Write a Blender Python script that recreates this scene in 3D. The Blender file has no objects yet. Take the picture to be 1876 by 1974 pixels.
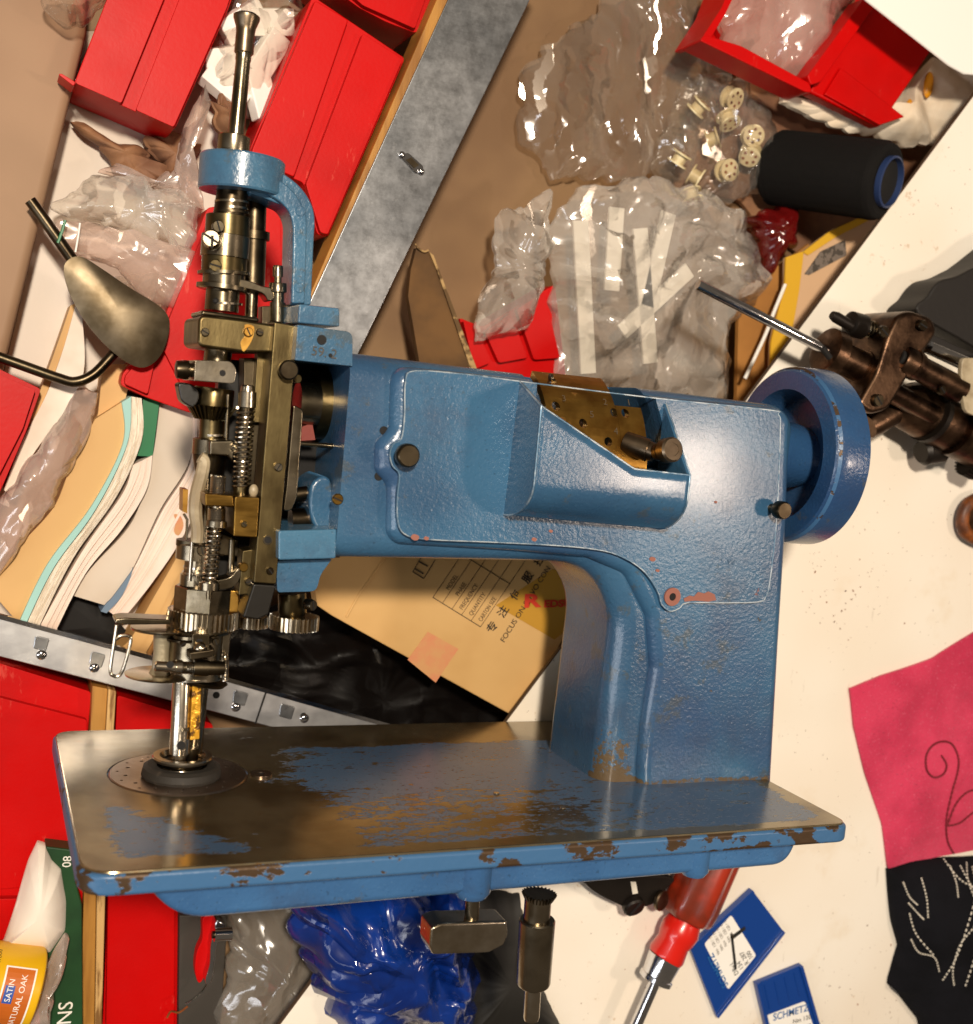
import bpy, bmesh, math, random
from mathutils import Vector, Matrix, noise
random.seed(7)
sc = bpy.context.scene
COL = sc.collection
# ------------------------------------------------------------------ camera
# world: table top is z=0, the machine lies on its back on it (its own "up" is +y)
RW = (Vector((0.9170391, 0.0913482, 0.3881942)), Vector((0.0509537, -0.9922730, 0.1131283)), Vector((0.3955287, -0.0839632, -0.9146077)))
CAM = Vector((-0.0463, 0.2041, 0.7038))
FPX, CX, CY = 2282.0, 938.0, 987.0
cd = bpy.data.cameras.new('camera'); cam = bpy.data.objects.new('camera', cd); COL.objects.link(cam)
r, d, f = RW
cam.matrix_world = Matrix(((r.x, -d.x, -f.x, CAM.x), (r.y, -d.y, -f.y, CAM.y), (r.z, -d.z, -f.z, CAM.z), (0, 0, 0, 1)))
cd.sensor_fit = 'HORIZONTAL'; cd.sensor_width = 36; cd.lens = 36 * FPX / 1876.0
cd.clip_start = 0.02; cd.clip_end = 50
cd.dof.use_dof = True; cd.dof.focus_distance = 0.66; cd.dof.aperture_fstop = 11.0
sc.camera = cam
# ------------------------------------------------------------------ world + lamps (indoor workshop)
wd = bpy.data.worlds.new('World'); sc.world = wd; wd.use_nodes = True
bg = wd.node_tree.nodes['Background']; bg.inputs[0].default_value = (1.0, 0.80, 0.60, 1); bg.inputs[1].default_value = 0.11
def area(name, loc, target, size, power, col, sizey=None):
    l = bpy.data.lights.new(name, 'AREA'); l.size = size; l.energy = power; l.color = col
    if sizey: l.shape = 'RECTANGLE'; l.size_y = sizey
    o = bpy.data.objects.new(name, l); COL.objects.link(o); o.location = loc
    o.rotation_euler = (Vector(target) - Vector(loc)).to_track_quat('-Z', 'Y').to_euler()
    return o
area('ceiling_lamp', (-0.20, 0.60, 1.55), (0.2, 0.1, 0), 0.11, 34, (1.0, 0.87, 0.71))
area('bench_lamp', (1.06, 0.14, 1.28), (0.35, 0.0, 0), 0.12, 4.2, (1.0, 0.80, 0.64))
area('left_fill_light', (-1.25, -0.25, 1.0), (0.2, 0.1, 0.05), 0.25, 8, (0.93, 0.95, 1.0), 1.3)  # unseen tall light added at the left for highlights on rounded edges
vs = sc.view_settings; vs.view_transform = 'Standard'; vs.look = 'None'; vs.exposure = 0.0; vs.gamma = 1
sc.cycles.transparent_max_bounces = 24; sc.cycles.max_bounces = 8
# ------------------------------------------------------------------ pixel helpers (1876 x 1974 pixel grid)
def ray(u, v):
    a, b = (u - CX) / FPX, (v - CY) / FPX
    return RW[0] * a + RW[1] * b + RW[2]
def W(u, v, z):
    q = ray(u, v); return CAM + q * ((z - CAM.z) / q.z)
def WY(u, v, y):
    q = ray(u, v); return CAM + q * ((y - CAM.y) / q.y)
def WX(u, v, x):
    q = ray(u, v); return CAM + q * ((x - CAM.x) / q.x)
def mpp(p): return (p - CAM).dot(RW[2]) / FPX
# ------------------------------------------------------------------ geometry builders -> (verts, faces)
def join(*gs):
    V, F = [], []
    for v, fc in gs:
        n = len(V); V += list(v); F += [tuple(i + n for i in q) for q in fc]
    return V, F
def extr(pts, vec):
    pts = [Vector(p) for p in pts]; vec = Vector(vec); n = len(pts)
    nrm = Vector((0, 0, 0))
    for i in range(n):
        a, b = pts[i], pts[(i + 1) % n]
        nrm += a.cross(b)
    if nrm.dot(vec) > 0: pts = pts[::-1]
    V = pts + [p + vec for p in pts]
    F = [tuple(range(n)), tuple(range(2 * n - 1, n - 1, -1))]
    F += [(i, i + n, (i + 1) % n + n, (i + 1) % n) for i in range(n)]
    return V, F
def prism(px, z1, z0):            # outline given in pixels on plane z1, straight down to z0
    return extr([W(u, v, z1) for u, v in px], (0, 0, z0 - z1))
def wprism(xy, z0, z1): return extr([(x, y, z1) for x, y in xy], (0, 0, z0 - z1))
def box(c, s, rot=None):
    c = Vector(c); h = Vector(s) / 2
    V = [Vector((sx * h.x, sy * h.y, sz * h.z)) for sz in (-1, 1) for sx, sy in ((-1, -1), (1, -1), (1, 1), (-1, 1))]
    if rot: V = [rot @ v for v in V]
    return [v + c for v in V], [(3, 2, 1, 0), (4, 5, 6, 7), (0, 1, 5, 4), (1, 2, 6, 5), (2, 3, 7, 6), (3, 0, 4, 7)]
def bx(x0, x1, y0, y1, z0, z1): return box(((x0 + x1) / 2, (y0 + y1) / 2, (z0 + z1) / 2), (x1 - x0, y1 - y0, z1 - z0))
def frame(ax):
    ax = Vector(ax).normalized(); t = Vector((0, 0, 1)) if abs(ax.z) < .9 else Vector((1, 0, 0))
    a = ax.cross(t).normalized(); return ax, a, ax.cross(a)
def lathe(o, ax, prof, n=40, flute=0, fdep=0, caps=True):   # prof: (height, radius)
    o = Vector(o); ax, a, b = frame(ax); V, F = [], []
    for h, rr in prof:
        for i in range(n):
            t = 2 * math.pi * i / n
            k = rr * (1 - fdep * (0.5 + 0.5 * math.cos(flute * t))) if flute else rr
            V.append(o + ax * h + (a * math.cos(t) + b * math.sin(t)) * k)
    for j in range(len(prof) - 1):
        for i in range(n):
            F.append((j * n + i, j * n + (i + 1) % n, (j + 1) * n + (i + 1) % n, (j + 1) * n + i))
    if caps: F.append(tuple(range(n - 1, -1, -1))); m = (len(prof) - 1) * n; F.append(tuple(range(m, m + n)))
    return V, F
def ring(o, ax, r0, r1, h, n=48):   # annular ring
    o = Vector(o); return lathe(o, ax, [(0, r0), (0, r1), (h, r1), (h, r0), (0, r0)], n, caps=False)
def cyl(p, q, rr, n=28):
    p, q = Vector(p), Vector(q); L = (q - p).length
    if not isinstance(rr, (list, tuple)): rr = [(0, rr), (1, rr)]
    return lathe(p, q - p, [(t * L, k) for t, k in rr], n)
def pcyl(p, q, z, rr, n=36, z2=None):   # cylinder between two pixels, radii in pixels
    P, Q = W(*p, z), W(*q, z if z2 is None else z2); s = mpp((P + Q) / 2)
    if not isinstance(rr, (list, tuple)): rr = [(0, rr), (1, rr)]
    return cyl(P, Q, [(t, k * s) for t, k in rr], n)
def tube(path, rr, n=8, closed=False):
    P = [Vector(p) for p in path]; V, F = [], []; m = len(P); prev = None
    for i in range(m):
        if closed: tg = P[(i + 1) % m] - P[i - 1]
        else: tg = P[min(i + 1, m - 1)] - P[max(i - 1, 0)]
        tg.normalize()
        if prev is None: ax, a, b = frame(tg)
        else:
            a = (prev - tg * prev.dot(tg)).normalized(); b = tg.cross(a)
        prev = a
        k = rr(i / (m - 1)) if callable(rr) else rr
        V += [P[i] + (a * math.cos(2 * math.pi * j / n) + b * math.sin(2 * math.pi * j / n)) * k for j in range(n)]
    for i in range(m if closed else m - 1):
        i2 = (i + 1) % m
        for j in range(n): F.append((i * n + j, i * n + (j + 1) % n, i2 * n + (j + 1) % n, i2 * n + j))
    if not closed: F.append(tuple(range(n - 1, -1, -1))); F.append(tuple(range((m - 1) * n, m * n)))
    return V, F
def smooth(pts, k=6, closed=False):   # Catmull-Rom
    P = [Vector(p) for p in pts]; n = len(P); out = []
    for i in range(n if closed else n - 1):
        if closed: a, b, c, e = P[i - 1], P[i], P[(i + 1) % n], P[(i + 2) % n]
        else: a, b, c, e = P[max(i - 1, 0)], P[i], P[i + 1], P[min(i + 2, n - 1)]
        for j in range(k):
            t = j / k
            out.append(0.5 * ((2 * b) + (c - a) * t + (2 * a - 5 * b + 4 * c - e) * t * t + (3 * b - a - 3 * c + e) * t ** 3))
    if not closed: out.append(P[-1])
    return out
def sm2(pts, k=6, closed=True): return [(p.x, p.y) for p in smooth([(u, v, 0) for u, v in pts], k, closed)]
def rounded(poly, rad, seg=5):        # round the corners of a 2D polygon; rad number or list
    n = len(poly); out = []
    for i in range(n):
        p = Vector(poly[i][:2]); a = Vector(poly[i - 1][:2]) - p; b = Vector(poly[(i + 1) % n][:2]) - p
        k = rad[i] if isinstance(rad, (list, tuple)) else rad
        if k <= 0: out.append(tuple(p)); continue
        k2 = min(k, a.length * .48, b.length * .48); A = p + a.normalized() * k2; B = p + b.normalized() * k2
        for j in range(seg + 1):
            t = j / seg; q = A * (1 - t) ** 2 + p * 2 * t * (1 - t) + B * t * t; out.append((q.x, q.y))
    return out
def round_arc(poly, R, seg=7):
    P = [Vector(p[:2]) for p in poly]; n = len(P); out = []
    for i in range(n):
        p = P[i]; a = P[i - 1] - p; b = P[(i + 1) % n] - p; th = a.angle(b)
        if th > math.radians(172): out.append(tuple(p)); continue
        t = min((R[i] if isinstance(R, list) else R) / math.tan(th / 2), a.length * .49, b.length * .49); r_ = t * math.tan(th / 2)
        A = p + a.normalized() * t; B_ = p + b.normalized() * t; c = p + (a.normalized() + b.normalized()).normalized() * (r_ / math.sin(th / 2))
        a0 = math.atan2(*(A - c).yx); a1 = math.atan2(*(B_ - c).yx); d_ = (a1 - a0 + math.pi) % (2 * math.pi) - math.pi
        out += [(c.x + r_ * math.cos(a0 + d_ * j / seg), c.y + r_ * math.sin(a0 + d_ * j / seg)) for j in range(seg + 1)]
    return out
def fillet_plate(xy, z0, z1, rad, step=.003, seg=6, back=0):
    """plate with outline xy (world x, y) whose front edge is rounded with radius rad"""
    P = [Vector(p[:2]) for p in xy]; n = len(P); area_ = sum(P[i].x * P[(i + 1) % n].y - P[(i + 1) % n].x * P[i].y for i in range(n))
    if area_ < 0: P = P[::-1]
    R_ = []
    for i in range(n):
        a, b = P[i], P[(i + 1) % n]; k = max(1, int((b - a).length / step + .5))
        R_ += [a.lerp(b, j / k) for j in range(k)]
    n = len(R_); N_ = []
    for i in range(n):
        t = (R_[(i + 1) % n] - R_[i - 1]).normalized(); N_.append(Vector((-t.y, t.x)))
    lay = ([(back, z0)] + [(back * (1 - math.sin(math.pi / 2 * j / 4)), z0 + back * (1 - math.cos(math.pi / 2 * j / 4))) for j in range(1, 5)] if back else [(0, z0)])
    lay += [(rad * (1 - math.cos(math.pi / 2 * j / seg)), z1 - rad + rad * math.sin(math.pi / 2 * j / seg)) for j in range(seg + 1)]
    V, F = [], []
    for o_, z in lay: V += [Vector((p.x + q.x * o_, p.y + q.y * o_, z)) for p, q in zip(R_, N_)]
    for j in range(len(lay) - 1):
        for i in range(n): F.append((j * n + i, j * n + (i + 1) % n, (j + 1) * n + (i + 1) % n, (j + 1) * n + i))
    m = (len(lay) - 1) * n; F.append(tuple(range(m, m + n))); F.append(tuple(range(n - 1, -1, -1)))
    return V, F
def helix(p, q, rad, turns, wire, n=7, per=18):
    p, q = Vector(p), Vector(q); ax, a, b = frame(q - p); L = (q - p).length; pts = []
    m = int(turns * per)
    for i in range(m + 1):
        t = i / m; w = 2 * math.pi * turns * t
        pts.append(p + ax * (L * t) + (a * math.cos(w) + b * math.sin(w)) * rad)
    return tube(pts, wire, n)
def phelix(p, q, z, rad, turns, wire, z2=None):
    P, Q = W(*p, z), W(*q, z if z2 is None else z2); s = mpp((P + Q) / 2)
    return helix(P, Q, rad * s, turns, wire * s)
def gear(o, ax, ro, ri, h, n, cone=1.0, hub=0):
    o = Vector(o); ax, a, b = frame(ax); V, F = [], []
    pat = [(-.30, 0), (-.16, 1), (.16, 1), (.30, 0)]
    prof = []
    for i in range(n):
        for dt, k in pat: prof.append((2 * math.pi * (i + dt) / n, ri + (ro - ri) * k))
    m = len(prof)
    for hh, s in ((0, 1), (h, cone)):
        for t, rr in prof: V.append(o + ax * hh + (a * math.cos(t) + b * math.sin(t)) * rr * s)
    F = [tuple(range(m - 1, -1, -1)), tuple(range(m, 2 * m))] + [(i, (i + 1) % m, m + (i + 1) % m, m + i) for i in range(m)]
    return V, F
def sphere(c, r, n=16, m=9, s=(1, 1, 1)):
    c = Vector(c); V = []; F = []
    for j in range(m + 1):
        t = math.pi * j / m
        for i in range(n):
            w = 2 * math.pi * i / n
            V.append(c + Vector((r * s[0] * math.sin(t) * math.cos(w), r * s[1] * math.sin(t) * math.sin(w), r * s[2] * math.cos(t))))
    for j in range(m):
        for i in range(n): F.append((j * n + i, (j + 1) * n + i, (j + 1) * n + (i + 1) % n, j * n + (i + 1) % n))
    return V, F
# crumpled closed sheet: outline in pixels, dome + creases
def crumple(px, z, h, seed=0, amp=.006, sc_=58, rings=34, around=150, pw=.8, under=None, ridge=True, gather=None):
    P = [Vector(W(u, v, z)) for u, v in px]; n = len(P)
    seg = [(P[(i + 1) % n] - P[i]).length for i in range(n)]; tot = sum(seg); B = []
    for k in range(around):
        d_ = tot * k / around; i = 0
        while d_ > seg[i]: d_ -= seg[i]; i += 1
        B.append(P[i].lerp(P[(i + 1) % n], d_ / seg[i]))
    if ridge:
        c = sum(B, Vector()) / around
        for k in range(around):
            q = B[k] * 55 + Vector((seed, -seed, 0)); w = abs(noise.noise(q)) * 2 - .5 + noise.noise(q * 2.7) * .5
            B[k] = B[k] + (B[k] - c).normalized() * w * min(.006, amp)
    c = sum(B, Vector()) / around; off = Vector((seed * 3.1, seed * 1.7, seed * .9)); V, F = [], []
    rnd = random.Random(int(seed * 7 + 1)); dirs = []
    for k in range(6):
        w = (rnd.random() * math.pi) if gather is None else math.radians(gather) + (rnd.random() - .5) * .7
        dirs.append((Vector((math.cos(w), math.sin(w), 0)), .5 + rnd.random() * 1.1, rnd.random() * 5, 1.0 / (1 + k * .35)))
    def hh(p, t):
        q = Vector((p.x, p.y, 0)) * sc_
        if ridge:
            wv = q + Vector((noise.noise(q * .5 + off), noise.noise(q * .5 - off), 0)) * 1.1; k = 0; tw = 0
            for dv_, fq, ph, am in dirs:
                x_ = wv.dot(dv_) * fq + ph; tri = abs((x_ % 2.0) - 1.0) * 2 - 1; k += tri * am * (noise.noise(q * .35 + off * am) * .9 + .6); tw += am
            k = k / tw * 2.2 + noise.noise(q * 1.3 + off) * .25
        else: q = q + off; k = noise.noise(q) * .7 + noise.noise(q * 2.1) * .3
        return z + h * max(0, 1 - t ** 2.2) ** pw + amp * k * (0.35 + .65 * min(1, (1 - t) * 5))
    for j in range(1, rings + 1):
        t = (j / rings) ** .8
        for k in range(around):
            p = c.lerp(B[k], t)
            w = Vector((p.x, p.y, 0)) * sc_ * .8 + off
            jit = Vector((noise.noise(w), noise.noise(w + Vector((9, 9, 9))), 0)) * amp * (.9 if t < .99 else .5)
            p = p + jit; p.z = hh(p, t); V.append(p)
    ci = len(V); V.append(Vector((c.x, c.y, hh(c, 0))))
    for k in range(around): F.append((ci, k, (k + 1) % around))
    for j in range(rings - 1):
        for k in range(around): F.append((j * around + k, (j + 1) * around + k, (j + 1) * around + (k + 1) % around, j * around + (k + 1) % around))
    zb = z - .004 if under is None else under
    m = len(V); last = (rings - 1) * around
    V += [Vector((V[last + k].x, V[last + k].y, zb)) for k in range(around)]
    for k in range(around): F.append((last + k, m + k, m + (k + 1) % around, last + (k + 1) % around))
    F.append(tuple(range(m + around - 1, m - 1, -1)))
    return V, F
# ------------------------------------------------------------------ objects
def tag(o, label=None, cat=None, group=None, kind=None):
    if label: o['label'] = label
    if cat: o['category'] = cat
    if group: o['group'] = group
    if kind: o['kind'] = kind
    return o
def thing(name, label, cat, loc, group=None):
    o = bpy.data.objects.new(name, None); COL.objects.link(o); o.location = loc; o.empty_display_size = .02
    return tag(o, label, cat, group)
def mk(name, geo, m, parent=None, bevel=0, seg=2, ang=34, flat=False, label=None, clamp=True):
    me = bpy.data.meshes.new(name); me.from_pydata([tuple(v) for v in geo[0]], [], geo[1]); me.update()
    o = bpy.data.objects.new(name, me); COL.objects.link(o)
    me.materials.append(M[m] if isinstance(m, str) else m)
    if parent is not None:
        # keep vertex coordinates = world coordinates
        o.parent = parent; o.matrix_parent_inverse = Matrix.Translation(-root_loc_total(parent))
    if bevel:
        md = o.modifiers.new('bevel', 'BEVEL'); md.width = bevel; md.segments = seg; md.limit_method = 'ANGLE'; md.angle_limit = math.radians(ang)
        md.harden_normals = True; md.use_clamp_overlap = clamp
        me.polygons.foreach_set('use_smooth', [True] * len(me.polygons))
    elif not flat:
        me.polygons.foreach_set('use_smooth', [True] * len(me.polygons)); me.set_sharp_from_angle(angle=math.radians(ang))
    if label: o['label'] = label
    return o
def root_loc_total(o):                # mesh parents already sit at the identity
    return Vector(o.location) if o.type == 'EMPTY' else Vector((0, 0, 0))
def cut(o, cutters):                  # real holes: boolean, baked, cutters removed
    me = bpy.data.meshes.new('c'); g = join(*cutters); me.from_pydata([tuple(v) for v in g[0]], [], g[1]); me.update()
    c = bpy.data.objects.new('c', me); COL.objects.link(c)
    bm = bmesh.new(); bm.from_mesh(me); bmesh.ops.recalc_face_normals(bm, faces=bm.faces); bm.to_mesh(me); bm.free()
    md = o.modifiers.new('cut', 'BOOLEAN'); md.object = c; md.operation = 'DIFFERENCE'; md.solver = 'EXACT'
    dg = bpy.context.evaluated_depsgraph_get(); dg.update()
    nm = bpy.data.meshes.new_from_object(o.evaluated_get(dg)); nm.name = o.name
    o.modifiers.clear(); nm.name = o.name; o.data = nm
    bpy.data.objects.remove(c); bpy.data.meshes.remove(me)
    nm.polygons.foreach_set('use_smooth', [True] * len(nm.polygons)); nm.set_sharp_from_angle(angle=math.radians(30))
    wn = o.modifiers.new('wn', 'WEIGHTED_NORMAL'); wn.keep_sharp = True; wn.weight = 100
    return o
def text(s, size, m, p, q, z, parent, name='lettering', lift=.0003, sx=1.0, bold=0):
    """lettering whose baseline runs from pixel p towards pixel q on plane z"""
    P, Q = W(*p, z), W(*q, z); return text3(s, size, m, P, (Q - P), Vector((0, 0, 1)), parent, name, lift, sx, bold)
def text3(s, size, m, P, xdir, nrm, parent, name='lettering', lift=.0003, sx=1.0, bold=0, raw=False):
    cu = bpy.data.curves.new('t', 'FONT'); cu.body = s; cu.size = size; cu.resolution_u = 3; cu.offset = bold
    o = bpy.data.objects.new('t', cu); COL.objects.link(o)
    dg = bpy.context.evaluated_depsgraph_get(); dg.update()
    me = bpy.data.meshes.new_from_object(o.evaluated_get(dg)); bpy.data.objects.remove(o); bpy.data.curves.remove(cu)
    vs_ = [v.co.copy() for v in me.vertices]; fs = [tuple(pl.vertices) for pl in me.polygons]; bpy.data.meshes.remove(me)
    if raw: return vs_, fs
    x = Vector(xdir).normalized(); nn = Vector(nrm).normalized(); y = nn.cross(x).normalized()
    return mk(name, ([P + x * v.x * sx + y * v.y + nn * lift for v in vs_], fs), m, parent, flat=True)
# ------------------------------------------------------------------ materials
def lin(h):
    h = h.lstrip('#'); c = [int(h[i:i + 2], 16) / 255 for i in (0, 2, 4)]
    return tuple(x / 12.92 if x <= .04045 else ((x + .055) / 1.055) ** 2.4 for x in c) + (1,)
class S:                                # tiny socket algebra
    nt = None
    def __init__(s, k): s.k = k
    @staticmethod
    def m(op, *a):
        n = S.nt.nodes.new('ShaderNodeMath'); n.operation = op
        for i, x in enumerate(a):
            if isinstance(x, S): S.nt.links.new(x.k, n.inputs[i])
            else: n.inputs[i].default_value = x
        return S(n.outputs[0])
    def __add__(s, o): return S.m('ADD', s, o)
    def __sub__(s, o): return S.m('SUBTRACT', s, o)
    def __rsub__(s, o): return S.m('SUBTRACT', o, s)
    def __mul__(s, o): return S.m('MULTIPLY', s, o)
    __radd__ = __add__; __rmul__ = __mul__
    def mx(s, o): return S.m('MAXIMUM', s, o)
    def mn(s, o): return S.m('MINIMUM', s, o)
    def ss(s, lo, hi):
        n = S.nt.nodes.new('ShaderNodeMapRange'); n.interpolation_type = 'SMOOTHSTEP'
        S.nt.links.new(s.k, n.inputs[0]); n.inputs[1].default_value = lo; n.inputs[2].default_value = hi
        return S(n.outputs[0])
def tc(scale=None):
    n = S.nt.nodes.new('ShaderNodeTexCoord'); k = n.outputs['Object']
    if scale:
        mp = S.nt.nodes.new('ShaderNodeMapping'); mp.inputs['Scale'].default_value = scale; S.nt.links.new(k, mp.inputs[0]); k = mp.outputs[0]
    return k
def nz(scale, detail=3, rough=.55, stretch=None, dist=0):
    n = S.nt.nodes.new('ShaderNodeTexNoise'); n.inputs['Scale'].default_value = scale; n.inputs['Detail'].default_value = detail
    n.inputs['Roughness'].default_value = rough; n.inputs['Distortion'].default_value = dist
    S.nt.links.new(tc(stretch), n.inputs['Vector']); return S(n.outputs[0])
def xyz():
    n = S.nt.nodes.new('ShaderNodeSeparateXYZ'); S.nt.links.new(tc(), n.inputs[0]); return S(n.outputs[0]), S(n.outputs[1]), S(n.outputs[2])
def mixc(fac, a, b):
    n = S.nt.nodes.new('ShaderNodeMix'); n.data_type = 'RGBA'
    for x, i in ((fac, 0), (a, 6), (b, 7)):
        if isinstance(x, S): S.nt.links.new(x.k, n.inputs[i])
        else: n.inputs[i].default_value = x
    return S(n.outputs[2])
def bump(h, strength=.3, dist=.001):
    n = S.nt.nodes.new('ShaderNodeBump'); n.inputs['Strength'].default_value = strength; n.inputs['Distance'].default_value = dist
    S.nt.links.new(h.k, n.inputs['Height']); return S(n.outputs[0])
M = {}
def new(name):
    m = bpy.data.materials.new(name); m.use_nodes = True; S.nt = m.node_tree; M[name] = m
    return m, m.node_tree.nodes['Principled BSDF']
def setp(b, **k):
    for n, v in k.items():
        n = {'col': 'Base Color', 'rough': 'Roughness', 'metal': 'Metallic', 'nrm': 'Normal', 'coat': 'Coat Weight', 'spec': 'Specular IOR Level',
             'trans': 'Transmission Weight', 'sheen': 'Sheen Weight', 'alpha': 'Alpha', 'crough': 'Coat Roughness'}[n]
        if isinstance(v, S): S.nt.links.new(v.k, b.inputs[n])
        else: b.inputs[n].default_value = v
def simple(name, col, rough=.5, metal=0, col2=None, vs_=12, lo=.4, hi=.65, bs=0, bstr=.2, stretch=None, rv=.0, coat=0, spec=.5, sheen=0, bd=.0008):
    m, b = new(name); c = lin(col) if isinstance(col, str) else col
    if col2: c = mixc(nz(vs_, 4, .6, stretch).ss(lo, hi), c, lin(col2))
    rr = (nz(vs_ * 3, 3) - .5) * rv + rough if rv else rough
    setp(b, col=c, rough=rr, metal=metal, coat=coat, spec=spec, sheen=sheen)
    if bs: setp(b, nrm=bump(nz(bs, 3, .6, stretch), bstr, bd))
    return m
# --- blue hammered paint
def blue(name, chips=.70, chipcol='#8a5a45', base='#345c7a', base2='#294866', grime=0, chipy=None):
    m, b = new(name); x, y, z = xyz()
    c = mixc(nz(14, 3).ss(.35, .7), lin(base), lin(base2))
    speck = nz(420, 2, .6).ss(.66, .72); c = mixc(speck * .4, c, lin('#1c2c3c')); c = mixc((nz(22, 5, .7) * .7 + nz(5, 2) * .35).ss(.52, .70) * .45, c, lin('#333c52')); c = mixc(nz(650, 2).ss(.62, .72) * .07, c, lin('#7fa6c0')); c = mixc((nz(40, 5, .75, (1, 1, 1)) * .8 + nz(7, 2) * .25).ss(.60, .66) * .5, c, lin('#4a4a40'))
    ch = (nz(70, 5, .65) * .7 + nz(9, 2) * .45).ss(chips - .02, chips + .01)
    if chipy is not None:          # rusty wear at the foot of the column
        w = (y * -1.0).ss(-chipy, -.001) * (1 - x.ss(.300, .315)) * z.ss(.108, .124) * .40 + (y * -1.0).ss(-.005, -.001) * z.ss(.108, .124) * .34 + nz(330, 4, .7)
        ch = ch.mx(w.ss(.78, .84))
    c = mixc(ch, c, lin(chipcol))
    hb = nz(480, 2, .5) * .8 + nz(1300, 2) * .2 - ch * 1.2
    setp(b, col=c, rough=ch * .35 + (nz(25, 2) - .5) * .14 + .28, spec=.55, coat=.3, crough=.14, nrm=bump(hb, .33, .0011))
    return m
blue('blue_paint', .80); blue('blue_cover', .765, '#8d5a4a', '#365f7e', '#2b4c6a'); blue('blue_column', .84, '#54432a', '#3a5778', '#37466a', chipy=.055); blue('blue_body', .82, '#54432a', '#365c7a', '#2a4866', chipy=.055)
blue('blue_cover2', .80, '#54432a', '#355d7c', '#2f4a6c', chipy=.055); blue('blue_light', .82, '#6b5a4a', '#426c88', '#365a76'); blue('blue_wheel', .85, '#5a4a3a', '#2a4e76', '#223f66'); blue('blue_skirt', .82, '#8a5a30', '#3a6490', '#2f547e')
# --- worn bed top
m, b = new('worn_bed'); x, y, z = xyz()
n1 = nz(55, 6, .68, (1, 1, 2.6)); n2 = nz(16, 3, .5, (1, 1, 1.6)); n3 = nz(240, 3, .6, (1, 1, 3))
paint = (x - .092 + (n2 - .5) * .05).ss(0, .05) * (z + (n2 - .5) * .012).ss(.040, .050)
bare = (z - (x * -.10) + (n2 - .5) * .07).ss(.125, .172) * (1 - x.ss(.235, .32))
field = paint * .74 - bare * .30
dp = (x - .018).ss(-.008, .006) * (1 - (x - .012 - (z - .118) * .85).ss(-.012, .014)) * (z - .128).ss(-.012, .010) * (1 - (z - .196).ss(-.004, .005)) * .78
field = field.mx(dp) - (z - .203).ss(-.004, .004) - (x - .388).ss(-.004, .004) * .5 - (x * -1 + .009).ss(-.003, .004)
isp = (field + (n1 - .5) * 2.3 + (n3 - .5) * 1.1 + (n2 - .5) * .8).ss(.42, .47)
spk = (n3 * .55 + n1 * .45).ss(.575, .60); isp = isp * (1 - spk)
steel = mixc(nz(22, 4, .6, (1, 1, 1)).ss(.38, .68), lin('#94866a'), lin('#6e5e44'))
steel = mixc(nz(110, 4, .7, (1, 1, 5)).ss(.56, .68) * .7, steel, lin('#8c5e2a'))
paintc = mixc(nz(10, 2).ss(.3, .7), lin('#48627f'), lin('#3d5470'))
swirl = nz(500, 2, .6, (.25, 1, 1))
setp(b, col=mixc(isp, steel, paintc), metal=(1 - isp) * .82, rough=isp * .05 + (nz(60, 3) - .5) * .14 + .19, spec=.6,
     nrm=bump(isp * .6 + swirl * .10 + nz(140, 3) * .12, .35, .0006))
m, b = new('worn_edge'); isp = (nz(60, 5, .65, (1, 1.6, 1)) * .7 + nz(9, 2) * .5).ss(.635, .655)
setp(b, col=mixc(isp, lin('#385f86'), lin('#4c3a28')), rough=isp * .1 + .38, metal=isp * .5, nrm=bump(nz(200, 3) - isp, .35, .0008))
# --- metals
def metal(name, col, col2, rough, vs_=30, rust=0, stretch=None, rv=.16, bstr=.12):
    m, b = new(name); c = mixc(nz(vs_, 4, .6, stretch).ss(.36, .68), lin(col), lin(col2))
    mt = 1.0
    if rust:
        ru = (nz(80, 5, .7) * .65 + nz(18, 2) * .5).ss(rust, rust + .05); c = mixc(ru, c, lin('#5e3416')); mt = 1 - ru * .8
    setp(b, col=c, metal=mt, rough=(nz(vs_ * 2.5, 3) - .5) * rv + rough, nrm=bump(nz(260, 3, .6, stretch), bstr, .0004))
metal('steel_bright', '#c9bfae', '#a2947c', .22); metal('steel', '#958a76', '#655a46', .25, rust=.74); metal('steel_dark', '#5b5140', '#342b20', .34, rust=.74)
metal('steel_olive', '#75684a', '#50442c', .30, rust=.70); metal('bar_olive', '#6c5f40', '#564930', .36, rust=.74, stretch=(3, 1, 3))
metal('brass', '#977538', '#715424', .30, stretch=(1, 6, 1)); metal('brass_rust', '#c09448', '#94682c', .36, rust=.64, vs_=45)
metal('bronze', '#8a7a66', '#5e4c3a', .33, rust=.72); metal('aluminium', '#c4c6c8', '#a2a5a8', .30, vs_=60, stretch=(1, 1, 1)); metal('iron_brown', '#6a5240', '#382920', .36, vs_=60, rv=.3, bstr=.4)
simple('edge_wear', '#a8b4bc', .4, metal=.5, col2='#5a7890', vs_=90, lo=.42, hi=.58); metal('plate_steel', '#a8978a', '#8c7a6a', .30, stretch=(1, 1, 1)); metal('chrome', '#dcdcde', '#c4c4c8', .12)
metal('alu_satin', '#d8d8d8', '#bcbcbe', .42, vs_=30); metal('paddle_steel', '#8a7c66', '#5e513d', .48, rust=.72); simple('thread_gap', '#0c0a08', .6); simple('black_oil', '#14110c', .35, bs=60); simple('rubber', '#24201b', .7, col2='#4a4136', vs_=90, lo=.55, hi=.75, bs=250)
simple('nylon', '#b4a68a', .45, col2='#8a7a60', vs_=40); simple('wax', '#d8c070', .5, bs=160, bstr=.5); simple('rust_red', '#7a3026', .6, bs=200); simple('primer', '#8a5648', .6, bs=200)
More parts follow.
